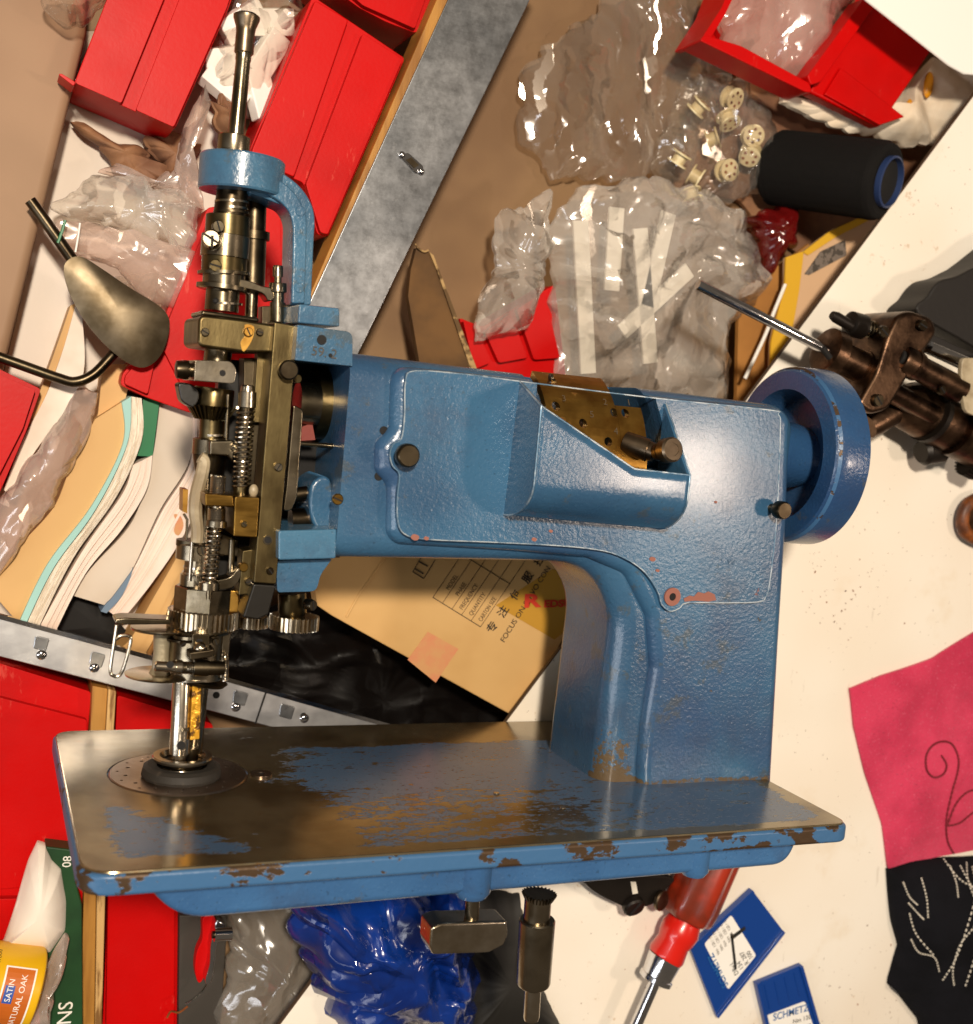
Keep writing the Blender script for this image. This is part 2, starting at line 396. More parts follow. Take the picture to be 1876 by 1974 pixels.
m, b = new('gold_foil'); ch = nz(120, 4, .7).ss(.54, .58)
setp(b, col=mixc(ch, lin('#d09a2c'), lin('#5a3a10')), metal=.55, rough=.34, nrm=bump(nz(160, 4, .6), .9, .002))
# --- surroundings
m, b = new('felt_pink'); c = mixc(nz(18, 4, .6).ss(.35, .7), lin('#d23a5c'), lin('#b62a4a')); c = mixc((nz(420, 3, .6, (1, 2.2, 1)) * .8 + nz(30, 2) * .2).ss(.60, .68) * .55, c, lin('#6e1c34')); c = mixc(nz(700, 2).ss(.62, .7) * .3, c, lin('#f08aa4'))
setp(b, col=c, rough=.95, spec=.15, sheen=.25, nrm=bump(nz(520, 3, .7), .6, .0014))
m, b = new('table_white'); sp = (nz(300, 3, .6) * .78 + nz(30, 2) * .25).ss(.672, .695); st = (nz(16, 4, .65) * .6 + nz(5, 2) * .4).ss(.56, .74)
c = mixc(nz(6, 2).ss(.3, .7), lin('#f0e9dc'), lin('#eadfce')); c = mixc(st * .45, c, lin('#cfb07c')); c = mixc((nz(60, 5, .75) * .75 + nz(4, 2) * .3).ss(.64, .70) * .5, c, lin('#b08a58')); c = mixc(nz(36, 4, .7, (3, .5, 1)).ss(.66, .70) * .25, c, lin('#a89a88')); c = mixc(sp * .75, c, lin('#6b4c30'))
setp(b, col=c, rough=.42, nrm=bump(nz(90, 3), .08, .0005))
simple('table_edge', '#4a3826', .7); simple('board_tan_shade', '#866846', .7, col2='#74573a', vs_=6, bs=300, bstr=.1); simple('board_white', '#d6cbbf', .6, col2='#cabdae', vs_=5, bs=300, bstr=.08)  # the shelf board's tan is darkened for the shade of the low trough
simple('wall_tan_shade', '#9c7c60', .7, col2='#8c6c52', vs_=4, bs=200, bstr=.1)  # this tan carries the shade on the left side wall

m, b = new('red'); scf = (nz(140, 5, .7, (1, .25, 1)) * .7 + nz(12, 2) * .4).ss(.66, .72); dst = nz(9, 4, .6).ss(.45, .75)
setp(b, col=mixc(scf * .35, mixc(dst * .6, lin('#c00000'), lin('#a40202')), lin('#d86050')), rough=(nz(40, 3) - .5) * .2 + .44, spec=.22, nrm=bump(nz(450, 3) + nz(14, 2) * 2.0, .12, .0005))

simple('wood', '#b07c34', .5, col2='#8a5a20', vs_=9, stretch=(9, 1, 1), bs=40, bstr=.2); simple('plywood', '#cda468', .6, col2='#7c5526', vs_=16, stretch=(7, 1, 1), lo=.5, hi=.6, bs=60)
m, b = new('brushed_alu'); sx_ = nz(90, 5, .75, (1, 1, 1)); st = nz(420, 3, .6, (.10, 1, 1)); sp = nz(240, 2, .6).ss(.66, .7)
setp(b, col=mixc(sp * .12, mixc(nz(14, 3).ss(.35, .7), lin('#b0b2b5'), lin('#85888c')), lin('#e0e0e0')), metal=1, rough=(sx_ - .5) * .30 + .34, nrm=bump(st * .8 + sp * .1, .18, .0003))
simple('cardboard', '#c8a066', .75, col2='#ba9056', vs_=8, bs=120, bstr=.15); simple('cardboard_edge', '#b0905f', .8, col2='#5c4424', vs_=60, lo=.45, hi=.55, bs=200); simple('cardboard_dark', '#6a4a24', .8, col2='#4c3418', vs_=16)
simple('tape', '#b98a35', .25, coat=.3); simple('ink', '#4a3c28', .7); simple('ink_red', '#c03018', .6); simple('ink_pale', '#c9805a', .7, col2='#c4905e', vs_=60, lo=.4, hi=.65); simple('ink_black', '#1c1a18', .6); simple('ink_blue', '#1d5c9c', .5)
simple('paper', '#eadfd0', .7, col2='#dccab8', vs_=14, bs=70, bstr=.12); simple('paper_pink', '#e6d4c6', .7, col2='#dcc4b2', vs_=10, bs=60, bstr=.12); simple('folder_tan', '#cfa468', .6, col2='#c09458', vs_=8)
simple('page', '#ebe0d0', .7, col2='#cdbda6', vs_=40, stretch=(2, 2, 60)); simple('teal', '#9cc8c0', .6); simple('green_cover', '#0c6e40', .4); simple('green_book', '#1c4422', .45, col2='#16381c', vs_=20); simple('white_ink', '#f0ece0', .6)
simple('book_grey', '#cdbfae', .6, col2='#bfae9a', vs_=9); simple('book_blue', '#64788c', .6); simple('yellow', '#e8b414', .4); simple('orange', '#c8681c', .45, col2='#b85c18', vs_=20); simple('label_blue', '#2c50a0', .5); simple('label_white', '#f2efe8', .5)
simple('pack_blue', '#0d3c88', .28, bs=200, bstr=.05, coat=.3); simple('felt_thread', '#741222', .8); simple('cloth_black', '#131318', .95, col2='#0d0d11', vs_=20, bs=900, bstr=.9, spec=.15, bd=.0012)
simple('cotton', '#dcd4c4', .8); simple('bobbin_thread', '#9a9078', .4, metal=.4, bs=500, bstr=.5, stretch=(.2, 8, .2)); simple('thread_black', '#100e0d', .85, bs=500, bstr=.5, stretch=(6, 1, 1), spec=.2); simple('spool_blue', '#26365c', .4); simple('handle_red', '#9c2a12', .3, col2='#6a2412', vs_=22, coat=.4); simple('collar_red', '#cc1c10', .28, coat=.4)
simple('black_metal', '#1d1712', .45, metal=.5, bs=120); simple('black_plate', '#171310', .6, bs=200); simple('pouch', '#15130f', .6, bs=90); simple('grey_board', '#3a352f', .6, bs=90)
simple('foam', '#e8dcc8', .8, col2='#dccab0', vs_=20, bs=120, bstr=.5); simple('glue', '#d08c1c', .3); simple('bobbin_plastic', '#dccfa8', .45, col2='#cbbb90', vs_=60); simple('kraft', '#b47c3c', .7, col2='#9c6a30', vs_=9); simple('envelope', '#e0ae2c', .6, bs=90)
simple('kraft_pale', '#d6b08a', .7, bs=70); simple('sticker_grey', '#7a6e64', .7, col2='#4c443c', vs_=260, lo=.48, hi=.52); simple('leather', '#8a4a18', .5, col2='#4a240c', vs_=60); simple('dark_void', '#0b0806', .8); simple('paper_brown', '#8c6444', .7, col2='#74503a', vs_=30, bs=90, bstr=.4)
def facet(scales, amt, warp=.012, aniso=.16):
    """crinkled film: a random tilt of the surface for every small fold"""
    nt = S.nt; nn = nt.nodes.new('ShaderNodeTexNoise'); nn.inputs['Scale'].default_value = 26; nn.inputs['Detail'].default_value = 3; nt.links.new(tc(), nn.inputs['Vector'])
    def vm(op, x, y):
        n = nt.nodes.new('ShaderNodeVectorMath'); n.operation = op
        for i, q in enumerate((x, y)):
            if q is None: continue
            if isinstance(q, (tuple, list)): n.inputs[i].default_value = q
            elif isinstance(q, (int, float)): n.inputs['Scale'].default_value = q
            else: nt.links.new(q, n.inputs[i])
        return n.outputs[0]
    wv = vm('ADD', tc(), vm('SCALE', vm('SUBTRACT', nn.outputs['Color'], (.5, .5, .5)), warp * 4))
    geo = nt.nodes.new('ShaderNodeNewGeometry'); acc = geo.outputs['Normal']
    for k, (sc_, a_) in enumerate(zip(scales, amt)):
        mp = nt.nodes.new('ShaderNodeMapping'); mp.inputs['Rotation'].default_value = (0, 0, .6 + k * 1.3); mp.inputs['Scale'].default_value = (1, aniso, 1); nt.links.new(wv, mp.inputs[0])
        v = nt.nodes.new('ShaderNodeTexVoronoi'); v.inputs['Scale'].default_value = sc_; nt.links.new(mp.outputs[0], v.inputs['Vector'])
        acc = vm('ADD', acc, vm('SCALE', vm('SUBTRACT', v.outputs['Color'], (.5, .5, .5)), a_))
    return S(vm('NORMALIZE', acc, None))
def film(name, tint, milk, milkcol, rough=.10, bscale=70, bstr=.5):
    m, b = new(name); nt = m.node_tree; nt.nodes.remove(b)
    nr = facet((42, 95), (bstr * .65, bstr * .45))
    tr = nt.nodes.new('ShaderNodeBsdfTransparent'); tr.inputs[0].default_value = lin(tint)
    df = nt.nodes.new('ShaderNodeBsdfDiffuse'); df.inputs[0].default_value = lin(milkcol); nt.links.new(nr.k, df.inputs['Normal'])
    gl = nt.nodes.new('ShaderNodeBsdfGlossy'); gl.inputs['Roughness'].default_value = rough; nt.links.new(nr.k, gl.inputs['Normal'])
    lw = nt.nodes.new('ShaderNodeLayerWeight'); lw.inputs[0].default_value = .35
    lf = nt.nodes.new('ShaderNodeLayerWeight'); nt.links.new(nr.k, lf.inputs['Normal']); fr = S.m('POWER', S(lf.outputs[1]), 3.0) * .7 + .11
    m1 = nt.nodes.new('ShaderNodeMixShader'); m2 = nt.nodes.new('ShaderNodeMixShader')
    fac = (S(lw.outputs[1]) * (milk * .9 + .12) + milk + (nz(22, 3) - .5) * milk * 1.2).mn(1.0).mx(0.0)
    nt.links.new(fac.k, m1.inputs[0]); nt.links.new(tr.outputs[0], m1.inputs[1]); nt.links.new(df.outputs[0], m1.inputs[2])
    nt.links.new(fr.k, m2.inputs[0]); nt.links.new(m1.outputs[0], m2.inputs[1]); nt.links.new(gl.outputs[0], m2.inputs[2])
    nt.links.new(m2.outputs[0], nt.nodes['Material Output'].inputs[0])
film('film_clear', '#fcf8f2', .035, '#f4eee4', .13, 60, 1.4); film('film_milky', '#fbf7f0', .17, '#f6f0e8', .16, 50, 1.2); film('film_pink', '#f8ece4', .22, '#ecd8cc', .18, 50, 1.0)
film('film_red', '#c8504c', .35, '#7c1414', .10, 60, .7); film('film_grey', '#e8e4de', .25, '#b0a89c', .18, 60, .9)
m, b = new('blue_bag'); setp(b, col=mixc(nz(20, 3).ss(.3, .7), lin('#0a3488'), lin('#051e5c')), rough=.22, coat=.3, nrm=facet((34, 90), (.6, .35)))
m, b = new('black_bag'); setp(b, col=lin('#0a0706'), rough=.42, spec=.2, nrm=facet((26, 70), (.3, .2)))
# ================================================================== SETTING
FL = -.10                                     # lower shelf board left of the bench top
LINE = lambda v: 1876 - (v - 187) * (336 / 450.0)
tb = [W(LINE(v), v, 0) for v in (-250, 2400)]
TP = [(tb[0].x, tb[0].y), (tb[1].x, tb[1].y), (1.25, tb[1].y - .05), (1.25, tb[0].y)]
tt = mk('table_top', wprism(TP, -.0025, 0), 'table_white'); tag(tt, 'white laminate workbench top speckled with dirt and stains', 'workbench', kind='structure')
e0, e1 = tb; dn = (e1 - e0).normalized(); nn_ = Vector((dn.y, -dn.x, 0)) * (-1 if Vector((dn.y, -dn.x, 0)).x > 0 else 1)
mk('edge_band', extr([e0 + nn_ * .0001, e1 + nn_ * .0001, e1 + nn_ * .0009, e0 + nn_ * .0009], (0, 0, -.0027)), 'table_edge', tt)
mk('core_board', wprism([(TP[0][0] + .07, TP[0][1]), (TP[1][0] + .07, TP[1][1]), TP[2], TP[3]], -.020, -.0027), 'table_edge', tt)
sb = mk('shelf_board', bx(-.75, 1.1, -.75, 1.0, FL - .02, FL), 'board_tan_shade'); tag(sb, 'shelf board in shade-darkened tan behind and below the white bench top', 'shelf', kind='structure')
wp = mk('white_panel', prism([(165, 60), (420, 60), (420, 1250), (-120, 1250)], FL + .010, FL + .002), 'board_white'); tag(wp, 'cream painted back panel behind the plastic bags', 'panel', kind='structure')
sw = mk('side_wall', prism([(170, -120), (168, 60), (-40, 905), (-400, 905), (-400, -120)], -.055, FL + .001), 'wall_tan_shade', bevel=.006); tag(sw, 'side wall with its shade coloured brown in the upper left corner', 'wall', kind='structure')

# aluminium-faced shelf edges
def shelf_edge(label, alu, wood, z, th, name='shelf_edge', am='brushed_alu'):
    c = W(*alu[0], z)
    t = thing(name, label, 'shelf edge', (c.x, c.y, FL), 'aluminium faced shelf edges')
    mk('wooden_board', prism(wood, z - .0022, z - .0022 - th), 'wood', t, bevel=.0008)
    mk('aluminium_strip', prism(alu, z, z - .002), am, t, bevel=.0006)
    return t
A1 = [(1062, -80), (905, -80), (855, 15), (602, 573), (560, 665), (690, 690)]
s1 = shelf_edge('wide brushed aluminium shelf edge slanting down behind the top of the machine', [(1019 + 44, -85), (862 + 40, -85), (560, 663), (646, 772), (690, 684)], [(1019 + 40, -85), (862 + 16, -85), (570, 632), (646, 760), (686, 684)], -.020, .026)
for du, dv in ((0, 0),):
    mk('slot_tab', extr([W(u, v, -.0185) for u, v in rounded([(770, 300), (787, 293), (819, 322), (803, 336)], 6)], (0, 0, -.002)), 'chrome', s1, bevel=.0007)
    mk('slot', extr([W(u, v, -.0181) for u, v in [(783, 308), (793, 303), (808, 318), (799, 324)]], (0, 0, -.001)), 'steel_dark', s1)
    for u, v in ((775, 298), (812, 330)): mk('rivet', sphere(W(u, v, -.0183), .0022, 12, 7, (1, 1, .6)), 'chrome', s1)
s2 = shelf_edge('long aluminium shelf edge with slots running behind the needle assembly', [(-60, 1172), (300, 1270), (658, 1372), (760, 1402), (740, 1460), (397, 1368), (0, 1266), (-60, 1252)], [(-60, 1176), (300, 1274), (658, 1376), (750, 1404), (735, 1456), (397, 1364), (0, 1262), (-60, 1248)], -.050, .012, am='alu_satin')
mk('top_lip', prism([(-60, 1168), (300, 1266), (660, 1370), (760, 1398), (760, 1405), (658, 1377), (300, 1275), (-60, 1177)], -.048, -.052), 'chrome', s2)
for u, v in ((80, 1262), (182, 1287), (455, 1363), (587, 1385)):
    mk('rivet', sphere(W(u, v, -.0497), .0032, 14, 7, (1, 1, .5)), 'chrome', s2)
for u, v in ((417, 1340), (585, 1380)):
    mk('hole', lathe(W(u, v, -.0499), (0, 0, 1), [(0, .0022), (.0004, .0022)], 18), 'dark_void', s2)
for u, v in ((82, 1237), (190, 1268), (466, 1342), (556, 1368)):
    mk('slot_tab', prism(rounded([(u - 14, v - 12), (u + 14, v - 5), (u + 6, v + 20), (u - 18, v + 13)], 4), -.0490, -.0500), 'aluminium', s2, bevel=.0005)
mk('seam', prism([(513, 1330), (516, 1331), (494, 1396), (491, 1395)], -.0494, -.0502), 'dark_void', s2)

# ================================================================== SEWING MACHINE
sm = thing('sewing_machine', 'worn blue cast-iron embroidery sewing machine lying on its back on the white bench', 'sewing machine', (0.2, 0.0, 0.0))
D, L = .2115, .400
# --- bed
bedpoly = rounded([(0, 0), (L, 0), (L, D), (0, D)], [.012, .012, .010, .016], 7)      # (x, z)
def ypr(pts, y1, y0): return extr([(x, y1, z) for x, z in pts], (0, y0 - y1, 0))
bed = mk('bed', ypr(bedpoly, -.0009, -.0105), 'worn_edge', sm, bevel=.002, seg=3)
inset = lambda pts, k: [((x - L / 2) * (1 - 2 * k / L) + L / 2, (z - D / 2) * (1 - 2 * k / D) + D / 2) for x, z in pts]
top = mk('bed_top', ypr(inset(bedpoly, .0012), 0, -.0016), 'worn_bed', sm, bevel=.0008, seg=2)
PC = WY(342, 1491, 0); PC = Vector((.0587, 0, .0855))
cut(top, [lathe((PC.x, -.005, PC.z), (0, 1, 0), [(0, .0362), (.01, .0362)], 72)])
skpoly = rounded([(.024, .02), (.392, .02), (.372, .190), (.024, .190)], [.004, .004, .03, .004], 6)
sk = mk('bed_skirt', wprism(rounded([(.026, -.0106), (.383, -.0106), (.376, -.0298), (.045, -.0325)], [0, 0, .016, .018], 7), .03, .192), 'blue_skirt', sm, bevel=.004, seg=3)
for u, w in ((928, 34),):
    P = W(u, 1690, .196); mk('boss', lathe((P.x, -.0112, .186), (0, -1, 0), [(0, .0095), (.020, .0095), (.0232, .0075)], 28), 'blue_skirt', sm)
P = W(1345, 1690, .19); mk('boss', lathe((P.x, -.016, .186), (0, -1, 0), [(0, .008), (.014, .008), (.017, .006)], 24), 'blue_skirt', sm)
# throat plate with holes, rubber ring, steel ring
pl = mk('needle_plate', lathe((PC.x, -.0042, PC.z), (0, 1, 0), [(0, .0354), (.0040, .0354), (.0046, .0348)], 72), 'plate_steel', sm)
cs = []
for k in range(13):
    a = 2 * math.pi * k / 13 + .2; cs.append(lathe((PC.x + .0272 * math.cos(a), -.003, PC.z + .0272 * math.sin(a)), (0, 1, 0), [(0, .0011), (.01, .0011)], 10))
    a += .24; cs.append(lathe((PC.x + .0312 * math.cos(a), -.003, PC.z + .0312 * math.sin(a)), (0, 1, 0), [(0, .0008), (.01, .0008)], 10))
cut(pl, cs)
NC = Vector((.0595, 0, .0895))
mk('rubber_ring', lathe((NC.x, .0004, NC.z), (0, 1, 0), [(0, .0130), (0, .0202), (.0015, .0207), (.0048, .0200), (.0060, .0178), (.0058, .0130)], 16, caps=False), 'rubber', sm, ang=25)
mk('presser_ring', lathe((NC.x, .0036, NC.z), (0, 1, 0), [(0, .0112), (.0020, .0105), (.0052, .0128), (.0056, .0150), (.0070, .0155), (.0078, .0150), (.0078, .0118), (.0050, .0105)], 56, caps=False), 'steel_bright', sm)
mk('needle_hole', lathe((NC.x, .0004, NC.z), (0, 1, 0), [(0, .0128), (.0006, .0128)], 32), 'steel_dark', sm)
P = WY(503, 1494, 0); mk('washer', ring((P.x, .0001, P.z), (0, 1, 0), .0022, .0058, .0009, 36), 'plate_steel', sm); mk('screw_hole', lathe((P.x, .0001, P.z), (0, 1, 0), [(0, .0022), (.0003, .0022)], 20), 'dark_void', sm)
for u, v in ((1085, 1558), (957, 1530), (1088, 1425)):
    P = WY(u, v, 0); mk('oil_hole', lathe((P.x, .0001, P.z), (0, 1, 0), [(0, .0018), (.0005, .0015)], 14), 'steel_bright', sm)
# --- arm and column body
def arc(c, r_, a0, a1, n=10): return [(c[0] + r_ * math.cos(math.radians(a0 + (a1 - a0) * i / n)), c[1] + r_ * math.sin(math.radians(a0 + (a1 - a0) * i / n))) for i in range(n + 1)]
thr = arc((.253, .0875), .037, 90, 5, 12)
bodypoly = round_arc([(.4005, -.022), (.3990, .2238), (.085, .2280), (.085, .1222), (.2900, .1256), (.2870, -.022)], [.016, .016, .016, .016, .038, .016], 9)
cutter = prism([(1056, 690), (1284, 710), (1286, 772), (1325, 912), (1223, 899), (1160, 846), (1052, 775)], .150, .085)
body = mk('body', fillet_plate(bodypoly, .058, .129, .013, back=.008), 'blue_body', sm)
bosspx = round_arc([(760, 704), (1000, 728), (1250, 762), (1531, 788), (1524, 1000), (1508, 1250), (1494, 1500), (1490, 1600), (1236, 1600), (1236, 1480), (1244, 1400), (1262, 1290), (1254, 1190), (1212, 1108), (1140, 1076), (1000, 1064), (750, 1050), (752, 935), (728, 910), (728, 852), (756, 830)], 32)
bossw = [W(u, v, .1355) for u, v in bosspx]
boss = mk('front_boss', fillet_plate([(p.x, p.y) for p in bossw], .118, .1355, .0068, .0035), 'blue_cover2', sm)
covpx = sm2([(800, 715), (900, 722), (1002, 735), (1250, 766), (1480, 790), (1500, 799), (1504, 830), (1497, 1000), (1484, 1120), (1476, 1150), (1462, 1160), (1400, 1162), (1325, 1162), (1310, 1172), (1292, 1178), (1276, 1165), (1268, 1140), (1245, 1105), (1212, 1080), (1165, 1062), (1080, 1052), (950, 1045), (830, 1040), (785, 1032), (768, 1010), (766, 960), (770, 915), (757, 898), (752, 876), (758, 856), (774, 845), (780, 800), (782, 735)], 4)
mk('edge_wear', tube([W(u, v, .1383) for u, v in covpx], .00045, 6, True), 'edge_wear', sm)
cov = mk('front_cover', prism(covpx, .1385, .1345), 'blue_cover', sm, bevel=.0009, seg=2)
cut(cov, [cutter]); cut(boss, [cutter]); cut(body, [cutter, bx(.05, .1215, .09, .26, .03, .16)])
mk('slot_shade_plate', prism([(1040, 735), (1300, 765), (1340, 915), (1223, 905), (1150, 850)], .0865, .0855), 'dark_void', sm)  # near-black plate stands in for shade deep in the slot
# tapped holes and screws on the arm
for u, v in ((740, 830), (730, 918)):
    P = W(u, v, .1292); mk('tapped_hole', lathe(P - Vector((0, 0, .004)), (0, 0, 1), [(0, .0022), (.0044, .0022)], 20), 'dark_void', sm)
def slot_screw(u, v, z, rp, h, m='steel', ax=(0, 0, 1), slot=True, ang=40, parent=None, name='screw'):
    P = W(u, v, z); rr = rp * mpp(P); ax_, a, b_ = frame(ax)
    o = mk(name, lathe(P, ax, [(0, rr), (h * .75, rr), (h, rr * .86)], 28), m, parent or sm)
    if slot:
        t = math.radians(ang); dx = a * math.cos(t) + b_ * math.sin(t); dy = ax_.cross(dx)
        c = P + ax_ * h
        mk('screw_slot', extr([c + dx * rr * .86 + dy * rr * .13, c - dx * rr * .86 + dy * rr * .13, c - dx * rr * .86 - dy * rr * .13, c + dx * rr * .86 - dy * rr * .13], ax_ * .0003), 'dark_void', o)
    return o
slot_screw(650, 962, .1285, 11, .0018, 'brass', ang=70)
def thumb(u, v, z, rp, h, m='steel_dark'):
    P = W(u, v, z); rr = rp * mpp(P)
    o = mk('thumb_screw', lathe(P, (.0, .0, 1), [(0, rr * .55), (h * .45, rr * .55), (h * .45, rr * .9), (h * .55, rr), (h * .92, rr), (h, rr * .92)], 40, flute=40, fdep=.04), m, sm)
    mk('screw_face', lathe(P + Vector((0, 0, h)), (0, 0, 1), [(0, rr * .88), (.0005, rr * .80)], 32), 'steel_dark', o)
thumb(776, 876, .1385, 24, .010); thumb(1488, 980, .1385, 18, .012)
P = W(1295, 1150, .1385); mk('screw_eye', ring(P, (0, 0, 1), .0022, .0052, .0012, 30), 'primer', sm); mk('tapped_hole', lathe(P, (0, 0, 1), [(0, .0023), (.0006, .0023)], 20), 'dark_void', sm)
mk('bare_strip', prism([(1318, 1154), (1330, 1148), (1338, 1150), (1346, 1141), (1358, 1144), (1366, 1140), (1378, 1146), (1381, 1157), (1366, 1160), (1340, 1158), (1320, 1160)], .1388, .1386), 'primer', sm)
for u, v, q in ((1258, 1078, 6), (1268, 1100, 4), (1030, 1040, 5), (1062, 1024, 4), (800, 1036, 8), (822, 1038, 5), (1380, 968, 3)): mk('paint_chip', prism(sm2([(u - q, v), (u - q * .3, v - q * .8), (u + q, v - q * .3), (u + q * .7, v + q * .6), (u - q * .2, v + q * .7)], 3), .1388, .1384), 'primer', sm)
mk('ghost_plate', prism([(1392, 1045), (1440, 1048), (1440, 1098), (1392, 1096)], .13858, .1382), 'blue_cover', sm)
text('W', .0052, 'blue_cover', (1402, 1090), (1440, 1091), .1388, sm)
# --- scoop on the cover
zc = .1384
bl_, br_ = W(971, 992, zc), W(1262, 1018, zc)
top_l = W(1002, 735, zc); dep = .034
def scoop_pt(s, t):            # s along x, t around the lip (0 bottom on the cover, 1 top of its own wall)
    base = bl_.lerp(br_, s); hfull = .058
    a = min(t / .75, 1) * math.pi / 2
    y = base.y + .020 * (1 - math.cos(a)) + max(0, t - .75) / .25 * (hfull - .020)
    z = zc - .0005 + dep * math.sin(a) * (1.0 - .10 * s)
    return Vector((base.x, y, z))
nS, nT = 40, 30; V_, F_ = [], []
def tmax(s): return max(.83, 1.0 - s * .274)
for i in range(nS + 1):
    s = i / nS
    for j in range(nT + 1): V_.append(scoop_pt(s, tmax(s) * j / nT))
for i in range(nS):
    for j in range(nT):
        a = i * (nT + 1) + j; F_.append((a, a + nT + 1, a + nT + 2, a + 1))
o = mk('scoop', (V_, F_), 'blue_cover', sm, ang=50)
md = o.modifiers.new('th', 'SOLIDIFY'); md.thickness = .0016; md.offset = -1
lw_ = [scoop_pt(0, j / nT) for j in range(nT + 1)] + [W(1002, 735, zc)]
mk('scoop_side', extr(lw_ + [], (.0016, 0, 0)), 'blue_cover', sm, bevel=.0004)
rw_ = [scoop_pt(1, .83 * j / nT) for j in range(nT + 1)]; ptop = W(1287, 778, zc)
mk('scoop_side', extr(rw_ + [Vector((rw_[-1].x - .001, ptop.y, zc))], (-.0016, 0, 0)), 'blue_cover', sm, bevel=.0004)
mk('edge_wear', tube([scoop_pt(i / nS, tmax(i / nS)) for i in range(nS + 1)], .0005, 6), 'edge_wear', sm)
mk('edge_wear', tube([scoop_pt(0, j / nT) for j in range(nT + 1)] + [W(1002, 735, zc)], .0005, 6), 'edge_wear', sm); mk('edge_wear', tube(rw_ + [Vector((rw_[-1].x - .001, ptop.y, zc))], .0005, 6), 'edge_wear', sm)
# --- brass stitch cam in the slot
cy0, cz0, cr = .1780, .0945, .0560
def drum(u0, u1, a0, a1, n=18, th=.004):
    x0, x1 = W(u0, 790, .148).x, W(u1, 790, .148).x; pts = []
    for i in range(n + 1):
        a = math.radians(a0 + (a1 - a0) * i / n); pts.append((cy0 + cr * math.sin(a), cz0 + cr * math.cos(a)))
    for i in range(n, -1, -1):
        a = math.radians(a0 + (a1 - a0) * i / n); pts.append((cy0 + (cr - th) * math.sin(a), cz0 + (cr - th) * math.cos(a)))
    return extr([(x0, y, z) for y, z in pts], (x1 - x0, 0, 0))
camd = mk('cam_drum', drum(1064, 1203, -16, 64), 'brass_rust', sm)
camd2 = mk('cam_drum', drum(1203.4, 1254, -16, 40), 'brass_rust', sm)
for u, v, which in ((1105, 735, camd), (1089, 784, camd), (1134, 817, camd), (1177, 852, camd), (1202, 797, camd), (1224, 798, camd2)):
    P = W(u, v, cz0 + cr); cut(which, [lathe(Vector((P.x, P.y, cz0)), (0, 0, 1), [(0, .0024), (.06, .0024)], 18)])
for s_, u, v in (('6', 1087, 745), ('3', 1104, 775), ('5', 1150, 806), ('2', 1185, 782), ('1', 1233, 783), ('4', 1190, 838)):
    P = W(u, v, cz0 + cr); yy = P.y; zz = cz0 + math.sqrt(max(1e-6, cr ** 2 - (yy - cy0) ** 2))
    a = (yy - cy0) / cr; text3(s_, .0055, 'ink', Vector((P.x, yy, zz)), (1, 0, 0), (0, a, 1), sm, 'engraved_number', .0004)
mk('cam_ear', pcyl((1060, 728), (1064, 728), .135, [(0, 8), (1, 8)], 20), 'steel', sm)
mk('cam_core', cyl((W(1060, 800, .12).x, cy0, cz0), (W(1250, 800, .12).x, cy0, cz0), .028), 'steel_dark', sm)
K0, K1 = W(1205, 853, .146), W(1262, 872, .158); K2 = W(1300, 866, .176)
mk('plunger_body', cyl(K0, K1, [(0, .0062), (.8, .0062), (.8, .0052), (1, .0052)]), 'bronze', sm)
kd = (K2 - K1).normalized()
mk('plunger_knob', lathe(K1, kd, [(0, .0038), (.004, .0038), (.004, .0052), (.0075, .0052), (.0075, .0044), (.0105, .0044), (.0105, .0068), (.0165, .0068), (.0175, .0058), (.0175, .0035), (.0172, .0034)], 48, flute=48, fdep=.03), 'bronze', sm)
mk('plunger_foot', pcyl((1222, 885), (1222, 905), .146, 14), 'steel_olive', sm)
# --- handwheel (axis along x)
hw = Vector((.4120, .1945, .0955)); R0 = .0555
mk('handwheel', lathe(hw, (1, 0, 0), [(.016, .0250), (.016, .0365), (.004, .0395), (0, .0408), (0, .0520), (.0015, .0535), (.0035, .0545), (.008, .0552), (.023, .0552), (.025, .0530), (.025, .0150), (.016, .0150), (.016, .0250)], 96, caps=False), 'blue_wheel', sm, ang=40)
mk('wheel_hub', lathe(hw - Vector((.020, 0, 0)), (1, 0, 0), [(0, .0215), (.026, .0205), (.036, .0185), (.046, .015)], 48), 'blue_wheel', sm)
mk('wheel_rim_wear', lathe(hw + Vector((.0012, 0, 0)), (1, 0, 0), [(0, .0534), (.0018, .0547)], 96, caps=False), 'worn_edge', sm)
# --- upper frame bracket and end blocks of the head
ZA = .092
mk('end_block', prism(rounded([(574, 626), (680, 640), (680, 706), (569, 694)], [2, 14, 2, 2], 5), .130, .070), 'blue_light', sm, bevel=.0012)
P = W(620, 655, .1302); mk('tapped_hole', lathe(P, (0, 0, 1), [(0, .0024), (.0005, .0024)], 18), 'dark_void', sm); mk('tapped_hole', lathe(W(637, 685, .1302), (0, 0, 1), [(0, .0010), (.0004, .0010)], 12), 'dark_void', sm)
text('59. 2', .0066, 'grey_board', (599, 684), (655, 693), .1303, sm, 'stamped_number', .0003)  # number is coloured dark for the shade in its stamping
mk('end_block', prism([(577, 586), (655, 594), (655, 630), (574, 622)], .132, .075), 'blue_light', sm, bevel=.0008)
mk('end_block', prism([(537, 1023), (650, 1020), (648, 1077), (537, 1080)], .128, .055), 'blue_light', sm, bevel=.0010)
mk('lower_bracket', prism(rounded([(532, 1081), (640, 1078), (618, 1108), (610, 1140), (535, 1142)], [0, 2, 10, 12, 6], 4), .118, .060), 'blue_paint', sm, bevel=.002)
